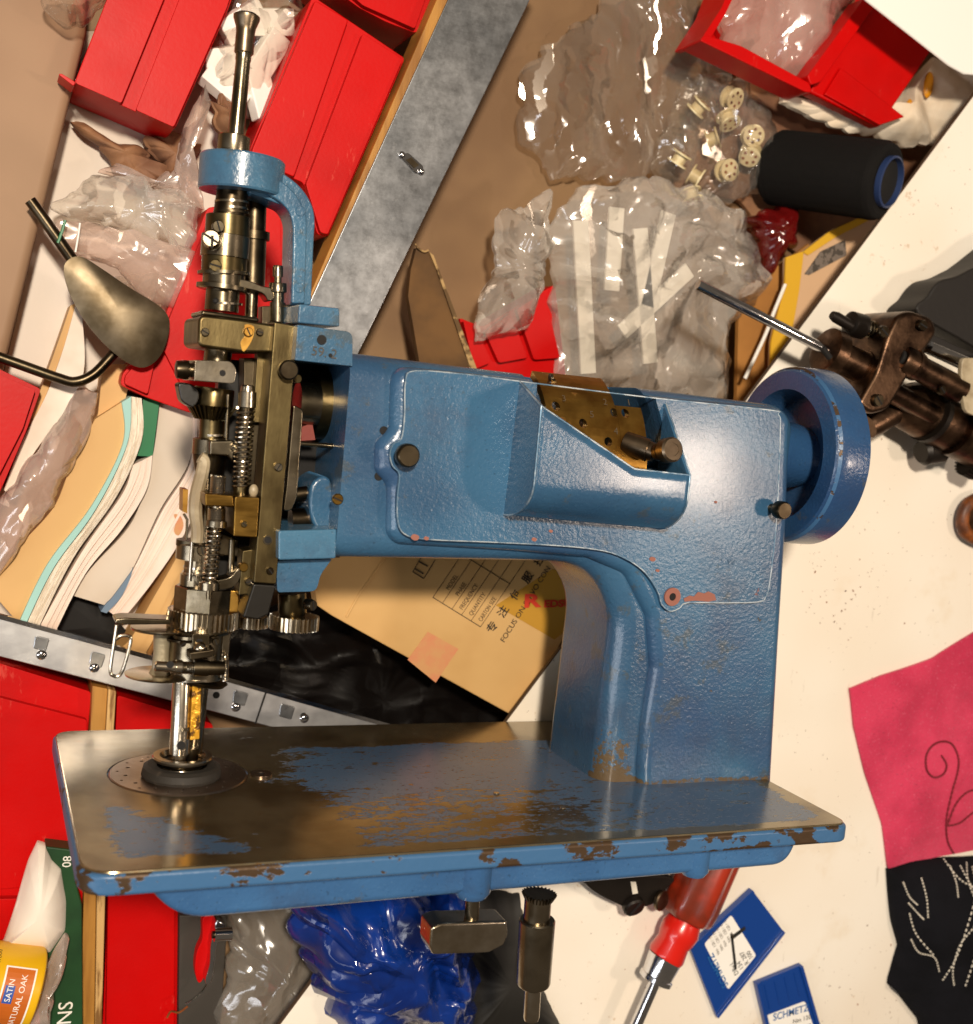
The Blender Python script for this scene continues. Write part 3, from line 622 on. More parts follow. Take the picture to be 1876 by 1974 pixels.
# bracket ring + arm: swept L in the plane z = ZA
Pc = W(466, 340, ZA); RY = Pc.y
pz = lambda u, v: W(u, v, ZA + .014)
mk('bracket_ring', lathe((Pc.x, RY - .0085, ZA), (0, 1, 0), [(0, .0105), (0, .0205), (.001, .0212), (.0165, .0212), (.0175, .0205), (.0175, .0105), (0, .0105)], 64, caps=False), 'blue_light', sm)
outer = [(480, 308), (530, 325), (572, 353), (597, 385), (607, 420), (605, 470), (600, 588)]
inner = [(560, 588), (563, 470), (563, 425), (550, 400), (530, 390), (505, 380), (480, 372)]
arm_px = [(p.x, p.y) for p in smooth([(u, v, 0) for u, v in outer], 5)] + [(p.x, p.y) for p in smooth([(u, v, 0) for u, v in inner], 5)]
mk('bracket_arm', extr([W(u, v, ZA + .010) for u, v in arm_px], (0, 0, -.022)), 'blue_light', sm, bevel=.0018)
rib = [(p.x, p.y) for p in smooth([(u, v, 0) for u, v in [(520, 335), (560, 362), (583, 395), (592, 430), (588, 585)]], 5)] + [(p.x, p.y) for p in smooth([(u, v, 0) for u, v in [(562, 585), (565, 470), (562, 420), (545, 393), (515, 372)]], 5)]
mk('bracket_rib', extr([W(u, v, ZA + .0135) for u, v in rib], (0, 0, -.0045)), 'blue_light', sm, bevel=.0010)
for u, v in ((579, 407), (577, 555)): mk('cast_mark', lathe(W(u, v, ZA + .0135), (0, 0, 1), [(0, .0026), (.0004, .0023)], 20), 'blue_light', sm)
# --- cavity at the arm end with its mechanism
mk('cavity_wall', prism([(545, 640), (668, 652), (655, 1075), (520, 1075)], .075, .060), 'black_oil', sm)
mk('cavity_shade_sheet', prism(rounded([(571, 692), (655, 704), (640, 1024), (545, 1020)], [2, 14, 20, 2]), .0765, .0752), 'dark_void', sm)  # near-black sheet stands in for the shaded hollow of the arm
mk('shaft_disc', lathe(W(612, 778, .084), (1, 0, 0), [(-.003, .0190), (.004, .0190)], 44), 'steel_olive', sm); mk('shaft_disc', lathe(W(590, 778, .098), (1, 0, 0), [(-.005, .0110), (.006, .0110)], 36), 'steel', sm)
mk('link_rod', extr([W(u, v, .112) for u, v in rounded([(566, 780), (585, 790), (573, 960), (562, 985), (546, 985), (552, 940)], 6)], (0, 0, -.005)), 'steel', sm, bevel=.0007)
mk('link_pin', pcyl((560, 955), (596, 950), .104, 14), 'steel_dark', sm); mk('link_bar', pcyl((575, 855), (645, 860), .108, 5), 'steel', sm)
mk('rust_web', prism([(577, 825), (602, 815), (608, 848), (577, 850)], .100, .094), 'rust_red', sm); mk('lower_pin', pcyl((560, 1002), (598, 1000), .100, 22), 'steel_dark', sm)
mk('blue_web', prism(sm2([(600, 935), (632, 918), (645, 960), (640, 1018), (612, 1020), (598, 990)], 4), .112, .080), 'blue_paint', sm, bevel=.004)
# --- main needle-bar column (lathe stack)
def st(name, p, q, rr, m='steel', z=ZA, n=48, **k): return mk(name, pcyl(p, q, z, rr, n), m, sm, **k)
st('oil_cap', (476, 30), (470, 104), [(0, 24.5), (.02, 25.5), (.10, 25), (.30, 19.5), (.42, 18), (.97, 18.5), (1, 17)], 'bronze')
o = mk('cap_bore', lathe(W(476, 33, ZA) + Vector((0, .0012, 0)), (0, 1, 0), [(0, .0048), (.0005, .0048)], 24), 'dark_void', sm)
st('needle_bar', (470, 103), (455, 262), [(0, 15), (.08, 15), (.1, 14), (1, 15.5)], 'steel')
st('collar', (452, 262), (448, 312), [(0, 29), (.04, 31), (.96, 31), (1, 30)], 'steel')
st('inner_tube', (449, 366), (441, 420), 30, 'steel_dark')
st('sleeve', (440, 416), (438, 456), [(0, 40), (.03, 42), (1, 42)], 'steel_olive'); st('clamp_collar', (436, 454), (433, 498), [(0, 44), (.03, 46), (.97, 46), (1, 44)], 'steel')
st('sleeve', (433, 497), (432, 526), 43, 'steel_olive'); st('flange', (432, 524), (432, 530), 50, 'steel'); st('groove', (432, 530), (431, 551), 40, 'steel'); st('flange', (431, 551), (430, 561), [(0, 51), (.8, 51), (1, 48)], 'steel')
st('lower_tube', (430, 560), (427, 600), 32, 'steel'); st('window_hole', (417, 574), (416, 586), [(0, 2), (.3, 6), (.7, 6), (1, 2)], 'dark_void', z=ZA + .0068)
slot_screw(420, 437, .1025, 12, .0022, 'steel', ang=20); slot_screw(415, 512, .1025, 12, .0012, 'steel_olive', ang=80)
o = slot_screw(409, 466, .104, 17, .0075, 'steel', ax=(-.25, .1, 1), ang=60); mk('cross_slot', box(W(409, 466, .1118), (.0012, .0060, .0008)), 'dark_void', o)
st('second_post', (492, 385), (486, 560), [(0, 22), (.35, 22), (.35, 30), (.44, 30), (.44, 24), (1, 24)], 'steel_dark', z=.078)
# fork arm from the flange to the guide post
mk('fork_arm', extr([W(u, v, .100) for u, v in sm2([(440, 535), (480, 541), (505, 551), (524, 556), (528, 575), (518, 580), (505, 565), (470, 556), (440, 553)], 4)], (0, 0, -.012)), 'steel', sm, bevel=.001)
st('guide_post', (536, 512), (535, 620), [(0, 9), (.03, 10), (.2, 10), (.2, 7), (.31, 7), (.31, 16), (.33, 17), (.47, 17), (.49, 12), (.66, 12), (.66, 15), (1, 15)], 'steel', z=.098, n=30)
mk('rear_gib', prism([(505, 590), (573, 588), (572, 628), (505, 632)], .095, .085), 'steel_dark', sm, bevel=.0005)
# upper clamp block
ub = rounded([(383, 606), (470, 616), (529, 626), (527, 681), (470, 680), (381, 668)], [16, 0, 0, 0, 0, 14], 6)
mk('clamp_block', prism(ub, .116, .070), 'bar_olive', sm, bevel=.0016); mk('clamp_cap', prism([(388, 597), (500, 612), (500, 622), (388, 608)], .108, .075), 'steel', sm, bevel=.0015)
slot_screw(478, 640, .1162, 9, .002, 'brass_rust', ang=30); mk('clamp_rust', prism(sm2([(472, 626), (490, 630), (486, 655), (470, 678), (464, 660), (474, 645)], 3), .1164, .1158), 'brass_rust', sm)
st('shaft', (422, 670), (418, 702), 26, 'steel')
# cross block with knurled knob
mk('cross_block', extr([W(u, v, .120) for u, v in rounded([(376, 694), (446, 696), (457, 712), (452, 740), (374, 734)], [2, 8, 10, 8, 2], 4)], (0, 0, -.036)), 'steel_bright', sm, bevel=.0012)
mk('cross_hole', lathe(W(429, 719, .1201), (0, 0, 1), [(0, .0015), (.0004, .0015)], 18), 'dark_void', sm)
mk('knurled_knob', pcyl((338, 712), (378, 714), .108, [(0, 12), (.05, 17), (.5, 19), (.62, 18), (.62, 14), (1, 14)], 40), 'steel_dark', sm)
mk('dark_lever', prism(sm2([(345, 738), (372, 742), (385, 760), (375, 785), (352, 775), (346, 757)], 4), .100, .088), 'black_oil', sm, bevel=.001)
# bevel gear
st('gear_collar', (414, 748), (410, 784), [(0, 37), (.1, 38), (1, 38)], 'steel_olive')
P = W(408, 782, ZA); s_ = mpp(P); mk('bevel_gear', gear(P, (0, -1, 0), 50 * s_, 41 * s_, 27 * s_, 28, .62), 'steel_olive', sm, flat=True)
st('shaft', (409, 806), (407, 850), 23.5, 'steel_olive')
mk('clamp_ring', lathe(W(403, 876, ZA), (0, 1, 0), [(0, .0086), (.0075, .0086), (.0080, .0080)], 36), 'steel', sm); mk('clamp_lug', extr([W(u, v, .108) for u, v in [(404, 849), (450, 848), (456, 862), (450, 892), (440, 880), (404, 878)]], (0, 0, -.018)), 'steel', sm, bevel=.0012)
st('taper', (405, 876), (402, 960), [(0, 33), (.25, 30), (.6, 22), (1, 20)], 'steel_dark'); st('inner_shaft', (402, 950), (392, 1150), 19, 'steel_dark')
# nylon lever in front of the shaft
nl = [(385, 882), (393, 890), (389, 915), (380, 950), (377, 985), (381, 1020), (380, 1045)]
mk('nylon_lever', tube([W(u, v, .106) for u, v in [(p.x, p.y) for p in smooth([(u, v, 0) for u, v in nl], 5)]], lambda t: .0036 * (1 - .15 * abs(2 * t - 1)), 10), 'nylon', sm)
mk('leather_pad', prism([(353, 943), (363, 944), (361, 990), (352, 986)], .100, .088), 'brass_rust', sm); mk('leather_pad', prism([(379, 947), (391, 948), (388, 995), (377, 993)], .104, .096), 'brass_rust', sm)
mk('wire_clip', tube([W(u, v, .102) for u, v in ((354, 990), (361, 1002), (359, 1040))], .0007, 6), 'steel_bright', sm)
# spring 1 (short, front) on its threaded rod
z1 = .117
st('threaded_rod', (421, 916), (418, 1010), 12, 'steel', z=z1, n=20)
mk('screw_thread', phelix((421, 917), (419, 950), z1, 13.5, 10, 1.6), 'steel_bright', sm); mk('screw_thread', phelix((418, 978), (417, 1005), z1, 16, 8, 1.7), 'steel_bright', sm)
mk('spring_bracket', prism([(395, 951), (450, 955), (452, 978), (396, 976)], z1 + .006, z1 - .010), 'brass', sm, bevel=.0008)
st('lock_nut', (418, 1004), (417, 1015), 20, 'steel', z=z1); st('spring_rod', (416, 1010), (404, 1125), 8, 'steel_dark', z=z1, n=16)
mk('coil_spring', phelix((414, 1016), (404, 1123), z1, 13, 12, 2.2), 'steel_bright', sm)
st('rod_end', (404, 1122), (403, 1155), [(0, 20), (.42, 20), (.42, 6), (1, 6)], 'steel', z=z1, n=24)
# spring 2 (long, right)
z2 = .112
st('spring_cap', (478, 742), (476, 786), [(0, 10), (.05, 13), (.28, 14), (.30, 17), (.97, 17), (1, 15)], 'steel_bright', z=z2, n=30); st('spring_rod', (475, 780), (462, 955), 11, 'steel_dark', z=z2, n=20)
mk('coil_spring', phelix((474, 787), (465, 938), z2, 16, 16, 2.4), 'steel_bright', sm); st('spring_foot', (465, 934), (464, 957), [(0, 15), (1, 15)], 'steel_olive', z=z2, n=24)
mk('wax_lump', sphere(W(489, 946, .118), .0024, 14, 9, (1, 1.4, .8)), 'nylon', sm)
mk('rear_guide', prism([(470, 690), (512, 690), (505, 960), (470, 960)], .098, .085), 'steel_dark', sm, bevel=.0006); mk('guide_rail', prism([(496, 680), (512, 680), (503, 815), (488, 815)], .104, .097), 'bar_olive', sm, bevel=.0005)
mk('brass_block', prism([(453, 957), (501, 959), (496, 1037), (450, 1034)], .124, .098), 'brass', sm, bevel=.0007)
mk('rear_casting', prism([(425, 690), (512, 700), (498, 1060), (462, 1180), (400, 1180), (408, 900)], .074, .064), 'black_oil', sm, bevel=.001)
mk('rear_casting', prism([(392, 1012), (462, 1040), (462, 1075), (392, 1068)], .090, .078), 'steel_dark', sm, bevel=.001)
# slide bar
mk('slide_bar', prism([(529, 620), (575, 628), (533, 1127), (489, 1124)], .122, .104), 'bar_olive', sm, bevel=.0008)
mk('bar_end', prism([(489, 1125), (533, 1128), (518, 1185), (497, 1195), (468, 1190)], .119, .102), 'black_oil', sm, bevel=.001)
thumb(551, 713, .122, 20, .007, 'steel_dark'); mk('tapped_hole', ring(W(516, 1041, .1221), (0, 0, 1), .0017, .0024, .0005, 22), 'steel', sm); mk('tapped_hole', lathe(W(516, 1041, .1221), (0, 0, 1), [(0, .0017), (.0002, .0017)], 16), 'dark_void', sm)
slot_screw(571, 730, .108, 9, .003, 'steel_olive', slot=False)
# lower rings, block and gears
mk('pivot_ring', lathe(W(380, 1075, ZA), (0, 1, 0), [(-.0005, .0108), (.0070, .0108), (.0078, .0100)], 40), 'steel', sm); mk('pivot_top', lathe(W(372, 1048, ZA), (0, 1, 0), [(-.001, .0085), (.002, .0085)], 36), 'steel_dark', sm)
st('lower_shaft', (384, 1075), (380, 1118), 26, 'steel'); mk('side_rod', pcyl((362, 1075), (358, 1112), ZA, 5, 14), 'steel_dark', sm)
mk('link_ring', lathe(W(380, 1128, ZA), (0, 1, 0), [(0, .0088), (.0056, .0088), (.0060, .0082)], 36), 'steel', sm)
mk('link_arm', extr([W(u, v, .112) for u, v in sm2([(378, 1110), (400, 1122), (425, 1118), (445, 1112), (460, 1096), (465, 1108), (452, 1130), (425, 1137), (390, 1136)], 4)], (0, 0, -.012)), 'steel', sm, bevel=.001)
mk('hinge_plate', prism([(468, 1062), (490, 1058), (484, 1145), (460, 1148)], .112, .100), 'bar_olive', sm, bevel=.0006); slot_screw(468, 1092, .1115, 9, .003, 'brass', slot=False)
mk('hex_block', lathe(W(392, 1186, ZA), (0, 1, 0), [(0, .0155), (.0150, .0155), (.0155, .0150)], 8), 'steel', sm, ang=20); mk('hex_rear', prism([(378, 1135), (462, 1138), (462, 1182), (378, 1182)], .102, .075), 'brass_rust', sm, bevel=.001)
P = W(390, 1207, ZA); s_ = mpp(P); mk('large_gear', gear(P, (0, 1, 0), 67 * s_, 61 * s_, 33 * s_, 40), 'steel_bright', sm, flat=True)
P = W(481, 1208, .085); mk('idler_gear', gear(P, (0, 1, 0), 36 * s_, 30 * s_, 22 * s_, 24), 'steel_bright', sm, flat=True); P = W(566, 1212, .095); mk('drive_gear', gear(P, (0, 1, 0), 49 * s_, 43 * s_, 27 * s_, 30), 'steel_bright', sm, flat=True)
st('drive_hub', (563, 1142), (564, 1188), [(0, 27), (.8, 27), (1, 24)], 'steel_olive', z=.095, n=32); slot_screw(592, 1164, .104, 11, .005, 'steel', ax=(.5, 0, 1), ang=10)
st('gear_flange', (390, 1207), (390, 1216), [(0, 64), (.5, 66), (1, 63)], 'steel'); 
st('rotary_body', (385, 1214), (376, 1312), [(0, 56), (.9, 56), (1, 40)], 'steel'); mk('body_rib', prism([(428, 1216), (446, 1216), (438, 1310), (424, 1310)], .104, .085), 'steel', sm, bevel=.001)
# thread bobbin on its side arm
mk('bobbin_arm', prism(rounded([(222, 1194), (240, 1191), (330, 1195), (330, 1204), (236, 1205), (222, 1203)], 4), .104, .090), 'steel', sm, bevel=.001)
bc = (312, 1245)
st('bobbin_core', (314, 1210), (309, 1302), [(0, 24), (.12, 17), (.5, 15), (.85, 17), (1, 24)], 'bobbin_thread', z=.092, n=36)
mk('bobbin_flange', lathe(W(312, 1214, .092), (0, 1, 0), [(0, .0002), (.0002, .0152), (.0012, .0157), (.0016, .0155), (.0026, .002)], 48), 'steel_bright', sm); mk('bobbin_flange', lathe(W(308, 1301, .092), (0, 1, 0), [(-.0012, .002), (-.0002, .0172), (.0006, .0176), (.0010, .0168), (.0008, .0002)], 48), 'steel_bright', sm)
mk('wire_hook', tube(smooth([W(u, v, .110) for u, v in ((225, 1205), (222, 1226), (213, 1290), (219, 1303), (230, 1302), (239, 1285), (252, 1236), (247, 1226), (232, 1226), (224, 1232))], 5), .0009, 8), 'steel_bright', sm)
# latch, cross screw and little spring
mk('latch', prism(rounded([(371, 1222), (404, 1223), (404, 1250), (371, 1250)], 3), .1150, .104), 'steel', sm, bevel=.0006); mk('latch_slot', prism(rounded([(379, 1232), (391, 1232), (391, 1248), (379, 1248)], 5), .1155, .1150), 'dark_void', sm)
mk('latch_ball', sphere(W(386, 1249, .116), .0034), 'steel_bright', sm); mk('latch_tongue', extr([W(u, v, .120) for u, v in [(365, 1258), (404, 1253), (414, 1250), (414, 1264), (404, 1268), (366, 1274)]], (0, 0, -.010)), 'steel_dark', sm, bevel=.0008)
mk('cross_screw', pcyl((297, 1284), (352, 1287), .118, [(0, 6), (.06, 10), (.6, 10), (.6, 12), (.75, 12), (.75, 15), (.95, 15), (1, 12)], 28), 'steel_bright', sm); mk('screw_bore', lathe(W(328, 1281, .1207), (0, 0, 1), [(0, .0018), (.0004, .0018)], 16), 'dark_void', sm)
mk('screw_thread', phelix((350, 1287), (374, 1288), .118, 11, 6, 1.8), 'steel', sm); mk('cross_sleeve', pcyl((350, 1287), (432, 1288), .117, [(0, 9), (.28, 9), (.28, 16), (.62, 16), (.62, 14), (1, 14)], 28), 'steel_dark', sm)
mk('coil_spring', phelix((434, 1262), (434, 1312), .108, 5.5, 13, 1.5), 'steel_bright', sm)
st('lower_flange', (382, 1306), (380, 1313), [(0, 58), (1, 52)], 'steel_dark')
# needle tube
st('needle_tube', (352, 1312), (346, 1452), [(0, 18), (.02, 19), (1, 19)], 'steel_bright', z=.096, n=30); mk('gold_strip', prism([(371, 1322), (389, 1318), (385, 1425), (366, 1428)], .101, .096), 'gold_foil', sm, bevel=.0006)
st('rear_tube', (386, 1312), (372, 1450), 17, 'steel', z=.086, n=28); mk('tube_hole', lathe(W(349, 1437, .1012), (0, 0, 1), [(0, .0022), (.0006, .0022)], 20), 'dark_void', sm); mk('tube_band', pcyl((352, 1398), (351, 1404), .096, 20.5), 'steel', sm)
st('nipple', (345, 1450), (348, 1476), [(0, 15), (.4, 15), (.8, 11), (1, 5)], 'steel_bright', z=.096, n=14, ang=20); st('needle', (352, 1470), (352, 1497), [(0, 3), (.8, 1.6), (1, .5)], 'chrome', z=.092, n=10); st('foot_rear', (370, 1440), (364, 1494), [(0, 15), (.5, 14), (.8, 9), (1, 5)], 'steel_dark', z=.088, n=20)
mk('tube_cap', pcyl((348, 1313), (372, 1316), .098, 9, 18), 'steel_dark', sm)
# --- under the bed: tommy screw and drive shaft
st('set_screw', (911, 1722), (909, 1786), 14, 'steel', z=.184, n=24)
mk('screw_handle', extr([W(u, v, .190) for u, v in rounded([(832, 1789), (852, 1780), (978, 1776), (981, 1800), (972, 1823), (943, 1838), (835, 1842), (829, 1826)], 5, 3)], (0, 0, -.016)), 'steel_bright', sm, bevel=.0018)
gp = W(1040, 1722, .165); mk('pinion', gear(gp, (0, -1, 0), .0095, .0078, .0035, 26, .8), 'steel_dark', sm, flat=True)
st('drive_shaft', (1038, 1725), (1034, 1780), 26, 'steel', z=.165, n=30); st('shaft_collar', (1036, 1772), (1028, 1903), [(0, 33), (.02, 35), (.92, 33), (.96, 31), (1, 24)], 'steel', z=.165, n=36); st('shaft_end', (1028, 1900), (1024, 1966), [(0, 16), (.9, 16), (1, 14)], 'steel_bright', z=.165, n=26)

# --- small fittings of the head
for u, v, z_, r_, h_, m_ in ((452, 862, .1085, 8, .002, 'steel'), (388, 1060, .104, 9, .0025, 'steel_dark'), (478, 1120, .1125, 7, .0025, 'steel'), (500, 640, .1165, 7, .002, 'steel_dark'), (395, 640, .1165, 8, .0015, 'steel'), (470, 1010, .1245, 6, .0015, 'steel_olive'), (536, 900, .1225, 8, .0015, 'steel'), (520, 1100, .1225, 7, .002, 'steel_dark'), (415, 1236, .1095, 7, .002, 'steel'), (352, 1240, .1085, 6, .002, 'steel_dark')):
    slot_screw(u, v, z_, r_, h_, m_, ang=(u * 7) % 180)
for (p, q, r_, z_, m_) in (((448, 1040), (445, 1105), 6, .104, 'steel'), ((372, 1030), (366, 1120), 4, .104, 'steel_bright'), ((505, 640), (500, 760), 6, .102, 'steel_bright'), ((440, 760), (436, 845), 5, .100, 'steel'), ((398, 905), (394, 1045), 8, .100, 'steel'), ((486, 560), (484, 615), 12, .090, 'steel')):
    mk('guide_rod', pcyl(p, q, z_, r_, 16), m_, sm)
for v_, r_ in ((388, 33), (400, 31), (408, 34), (584, 35), (836, 27), (1090, 29), (1100, 31), (1224, 58), (1298, 57)):
    u_ = 449 + (v_ - 366) * (-.075) if v_ < 900 else 384 - (v_ - 1075) * .05
    mk('band_ring', pcyl((u_, v_), (u_, v_ + 4), ZA, r_, 40), 'steel_bright' if v_ % 3 else 'steel_dark', sm)
# ================================================================== RED BINS
def red_bin(label, base, panels, z=-.045, lips=(), dep=.05, name='storage_bin', lines=()):
    c = W(*base[0], z); t = thing(name, label, 'storage bin', (c.x, c.y, FL), 'red plastic storage bins')
    mk('bin_floor', prism(rounded(base, 7, 3), z, max(FL + .004, z - dep)), 'red', t, bevel=.0018)
    for p in panels: mk('raised_panel', prism(rounded(p, 5, 3), z + .0055, z - .002), 'red', t, bevel=.0016)
    for p in lips: mk('lip', prism(rounded(p, 3, 2), z + .007, z - .012), 'red', t, bevel=.001)
    return t
red_bin('red bin at the top left with a small hooked lip at its corner', [(232, -80), (205, 0), (142, 163), (232, 202), (337, 249), (440, 18), (475, -80)],
        [[(236, -80), (145, 160), (234, 199), (315, 0), (345, -80)], [(375, -80), (345, 0), (262, 212), (335, 245), (436, 18), (470, -80)]], -.040, [[(112, 143), (118, 141), (146, 158), (142, 166)]])
red_bin('large red bin between the steel rod and the aluminium shelf edge', [(603, -8), (658, 29), (781, 112), (632, 457), (612, 452), (585, 352), (481, 309), (482, 286)],
        [[(608, 0), (672, 38), (567, 341), (486, 306), (486, 288)], [(700, 64), (777, 114), (632, 452), (618, 448), (590, 355)]], -.036)
red_bin('red bin corner at the very top beside the aluminium shelf edge', [(590, -60), (700, -80), (862, -80), (803, 64), (745, 42), (693, 15)], [[(620, -60), (840, -60), (800, 55), (700, 10)]], -.040)
red_bin('red bin behind the needle bar, below the clear zip bags', [(400, 400), (548, 380), (560, 600), (470, 800), (370, 797), (282, 766), (232, 742), (236, 720), (300, 655)],
        [[(408, 410), (540, 390), (545, 600), (450, 790), (375, 792), (308, 660)], [(290, 672), (300, 690), (285, 760), (240, 740), (242, 724)]], -.050)
red_bin('red bin at the left edge beside the curved books', [(-60, 690), (0, 712), (79, 750), (51, 830), (0, 948), (-60, 1060)], [[(-60, 700), (0, 722), (68, 752), (44, 826), (-60, 1030)]], -.046)
red_bin('wide red bin at the lower left edge under the slotted shelf edge', [(-60, 1262), (0, 1279), (176, 1334), (164, 1480), (158, 1990), (-60, 1990)],
        [[(-60, 1330), (0, 1345), (168, 1388), (158, 1700), (-60, 1720)], [(-60, 1735), (60, 1732), (52, 1990), (-60, 1990)]], -.068)
red_bin('red bin under the left end of the machine bed, beside the wooden divider', [(226, 1340), (410, 1395), (420, 1500), (350, 1770), (343, 1800), (342, 1990), (197, 1990)], [[(212, 1500), (338, 1500), (336, 1990), (204, 1990)]], -.068)
small = red_bin('small red ribbed bin behind the arm, under the clear bags', [(885, 612), (930, 630), (1070, 548), (1092, 730), (920, 735)], [[(893, 618), (922, 634), (945, 700), (915, 712)], [(935, 640), (985, 602), (1018, 690), (962, 700)], [(996, 596), (1050, 562), (1080, 690), (1030, 694)]], -.068)
# open bin at the top right
c = W(1563, 177, FL); bf = thing('storage_bin', 'open red bin with a white bag inside at the top right', 'storage bin', (c.x, c.y, FL), 'red plastic storage bins')
mk('side_wall', prism([(1669, -2), (1797, 97), (1697, 245), (1563, 178), (1570, 150)], -.030, -.042), 'red', bf, bevel=.002)
mk('side_rib', prism([(1622, 130), (1745, 225), (1697, 241), (1590, 182)], -.0275, -.031), 'red', bf, bevel=.001)
mk('rim', prism(rounded([(1668, -6), (1690, 8), (1583, 158), (1564, 164), (1557, 146)], 5), -.022, -.040), 'red', bf, bevel=.0018)
mk('front_wall', prism(rounded([(1350, 78), (1358, 66), (1430, 88), (1562, 160), (1566, 178), (1555, 178)], 5), -.024, -.050), 'red', bf, bevel=.0018)
mk('back_wall', prism(rounded([(1350, 78), (1392, 14), (1420, -60), (1440, -60), (1398, 28), (1366, 80)], 4), -.026, -.060), 'red', bf, bevel=.0015)
mk('bin_floor', prism([(1362, 80), (1450, -80), (1690, -60), (1570, 168)], -.062, -.066), 'red', bf)
b_ = mk('plastic_bag', crumple([(1385, 35), (1430, -70), (1680, -70), (1600, 90), (1562, 150), (1500, 140), (1420, 105), (1390, 75)], -.048, .014, 11, .006, 50), 'film_pink'); tag(b_, 'pinkish white bag stuffed into the open red bin', 'plastic bag')

# wooden divider
c = W(190, 1700, FL); wdv = thing('wooden_divider', 'wooden divider with pale plywood edge beside the lower red bins', 'divider', (c.x, c.y, FL))
mk('veneer_face', prism([(178, 1322), (208, 1328), (186, 1700), (182, 1990), (154, 1990), (162, 1700)], -.058, FL + .001), 'wood', wdv, bevel=.0006)
mk('plywood_edge', prism([(209, 1328), (224, 1332), (204, 1700), (196, 1990), (183, 1990), (187, 1700)], -.0565, FL + .001), 'plywood', wdv, bevel=.0008)

# ================================================================== BOOKS AND PAPERS (left)
def ribbon_book(name, label, cat, left, right, z, m, dep=.035, strips=1, page='page', seed=1, step=.0006, group=None):
    Lp = smooth([(u, v, 0) for u, v in left], 8); Rp = smooth([(u, v, 0) for u, v in right], 8); n = len(Lp)
    assert len(Rp) == n
    rnd = random.Random(seed); gs = []
    for k in range(strips):
        dz = z + (rnd.random() - .5) * step * (2 if strips > 1 else 0)
        V, F = [], []
        for i in range(n):
            a = Lp[i].lerp(Rp[i], k / strips); b = Lp[i].lerp(Rp[i], (k + 1) / strips)
            A, B = W(a.x, a.y, dz), W(b.x, b.y, dz)
            V += [A, B, Vector((A.x, A.y, z - dep)), Vector((B.x, B.y, z - dep))]
        for i in range(n - 1):
            q, w = 4 * i, 4 * i + 4
            F += [(q, q + 1, w + 1, w), (q + 2, q, w, w + 2), (q + 1, q + 3, w + 3, w + 1)]
        F += [(0, 2, 3, 1), (4 * n - 4, 4 * n - 3, 4 * n - 1, 4 * n - 2)]
        gs.append((V, F))
    o = mk(name, join(*gs), m, ang=30); tag(o, label, cat, group); return o
B = lambda pts: [(u * .3666, 592 + v * .3666) for u, v in pts]
gb = 'books and papers leaning on the shelf'
ribbon_book('book', 'tan folder with rounded top in the middle of the leaning books', 'folder', B([(500, 590), (380, 820), (285, 1050), (110, 1250), (-60, 1480)]), B([(640, 500), (645, 720), (478, 1050), (250, 1350), (95, 1660)]), -.056, 'folder_tan', .036, group=gb)
ribbon_book('notebook', 'thin pale teal cover beside the tan folder', 'notebook', B([(642, 500), (647, 720), (480, 1050), (252, 1350), (97, 1665)]), B([(690, 470), (668, 722), (502, 1065), (283, 1370), (132, 1675)]), -.052, 'teal', .04, group=gb)
ribbon_book('book', 'white paged book next to the teal cover', 'book', B([(692, 470), (670, 724), (505, 1068), (286, 1372), (135, 1677)]), B([(745, 480), (745, 700), (610, 1000), (385, 1320), (200, 1690)]), -.054, 'page', .038, 14, seed=3, step=.0012, group=gb)
ribbon_book('book', 'thick cream paged book with green cover peeking out above it', 'book', B([(700, 830), (690, 860), (640, 990), (430, 1290), (202, 1692)]), B([(802, 780), (770, 960), (640, 1170), (450, 1400), (290, 1710)]), -.057, 'paper_pink', .036, 16, seed=5, step=.0012, group=gb)
gcv = mk('notebook', prism(B([(752, 482), (842, 470), (802, 786), (722, 782), (748, 690)]), -.060, FL + .001), 'green_cover'); tag(gcv, 'bright green notebook cover between the leaning books', 'notebook', gb)
ribbon_book('book', 'wide greyish white book at the right of the leaning books', 'book', B([(842, 500), (800, 800), (700, 1120), (500, 1350), (360, 1510)]), B([(1010, 520), (1000, 800), (840, 1070), (690, 1390), (560, 1570)]), -.064, 'book_grey', .033, group=gb)
ribbon_book('book', 'slim blue grey book edge above the dark gap', 'book', B([(700, 1380), (650, 1450), (590, 1530), (560, 1560), (530, 1600)]), B([(700, 1370), (680, 1440), (640, 1520), (600, 1570), (560, 1610)]), -.061, 'book_blue', .036, group=gb)
ribbon_book('book', 'pinkish paper stack with red printing behind the lower needle bar', 'paper', B([(1012, 520), (1002, 820), (850, 1080), (702, 1380), (560, 1590)]), B([(1160, 560), (1100, 900), (960, 1210), (800, 1450), (640, 1650)]), -.062, 'paper_pink', .034, 12, seed=8, step=.001, group=gb)
mk('red_print', prism(sm2(B([(915, 1090), (950, 1100), (965, 1150), (940, 1200), (915, 1180), (925, 1130)]), 3), -.0612, -.0616), 'ink_pale', bpy.data.objects['book.004'] if 'book.004' in bpy.data.objects else None)
ribbon_book('wooden_stick', 'pale wooden slat leaning between the papers and the shelf edge', 'slat', B([(960, 1260), (900, 1370), (790, 1560), (690, 1740), (620, 1800)]), B([(1060, 1290), (960, 1430), (880, 1600), (800, 1760), (760, 1830)]), -.060, 'folder_tan', .036, 3, seed=2)
ribbon_book('wooden_stick', 'darker wooden slat edge nearest the rotary gear', 'slat', B([(1062, 1292), (962, 1432), (882, 1602), (802, 1762), (762, 1832)]), B([(1100, 1300), (985, 1440), (905, 1610), (825, 1765), (790, 1838)]), -.064, 'wood', .034)
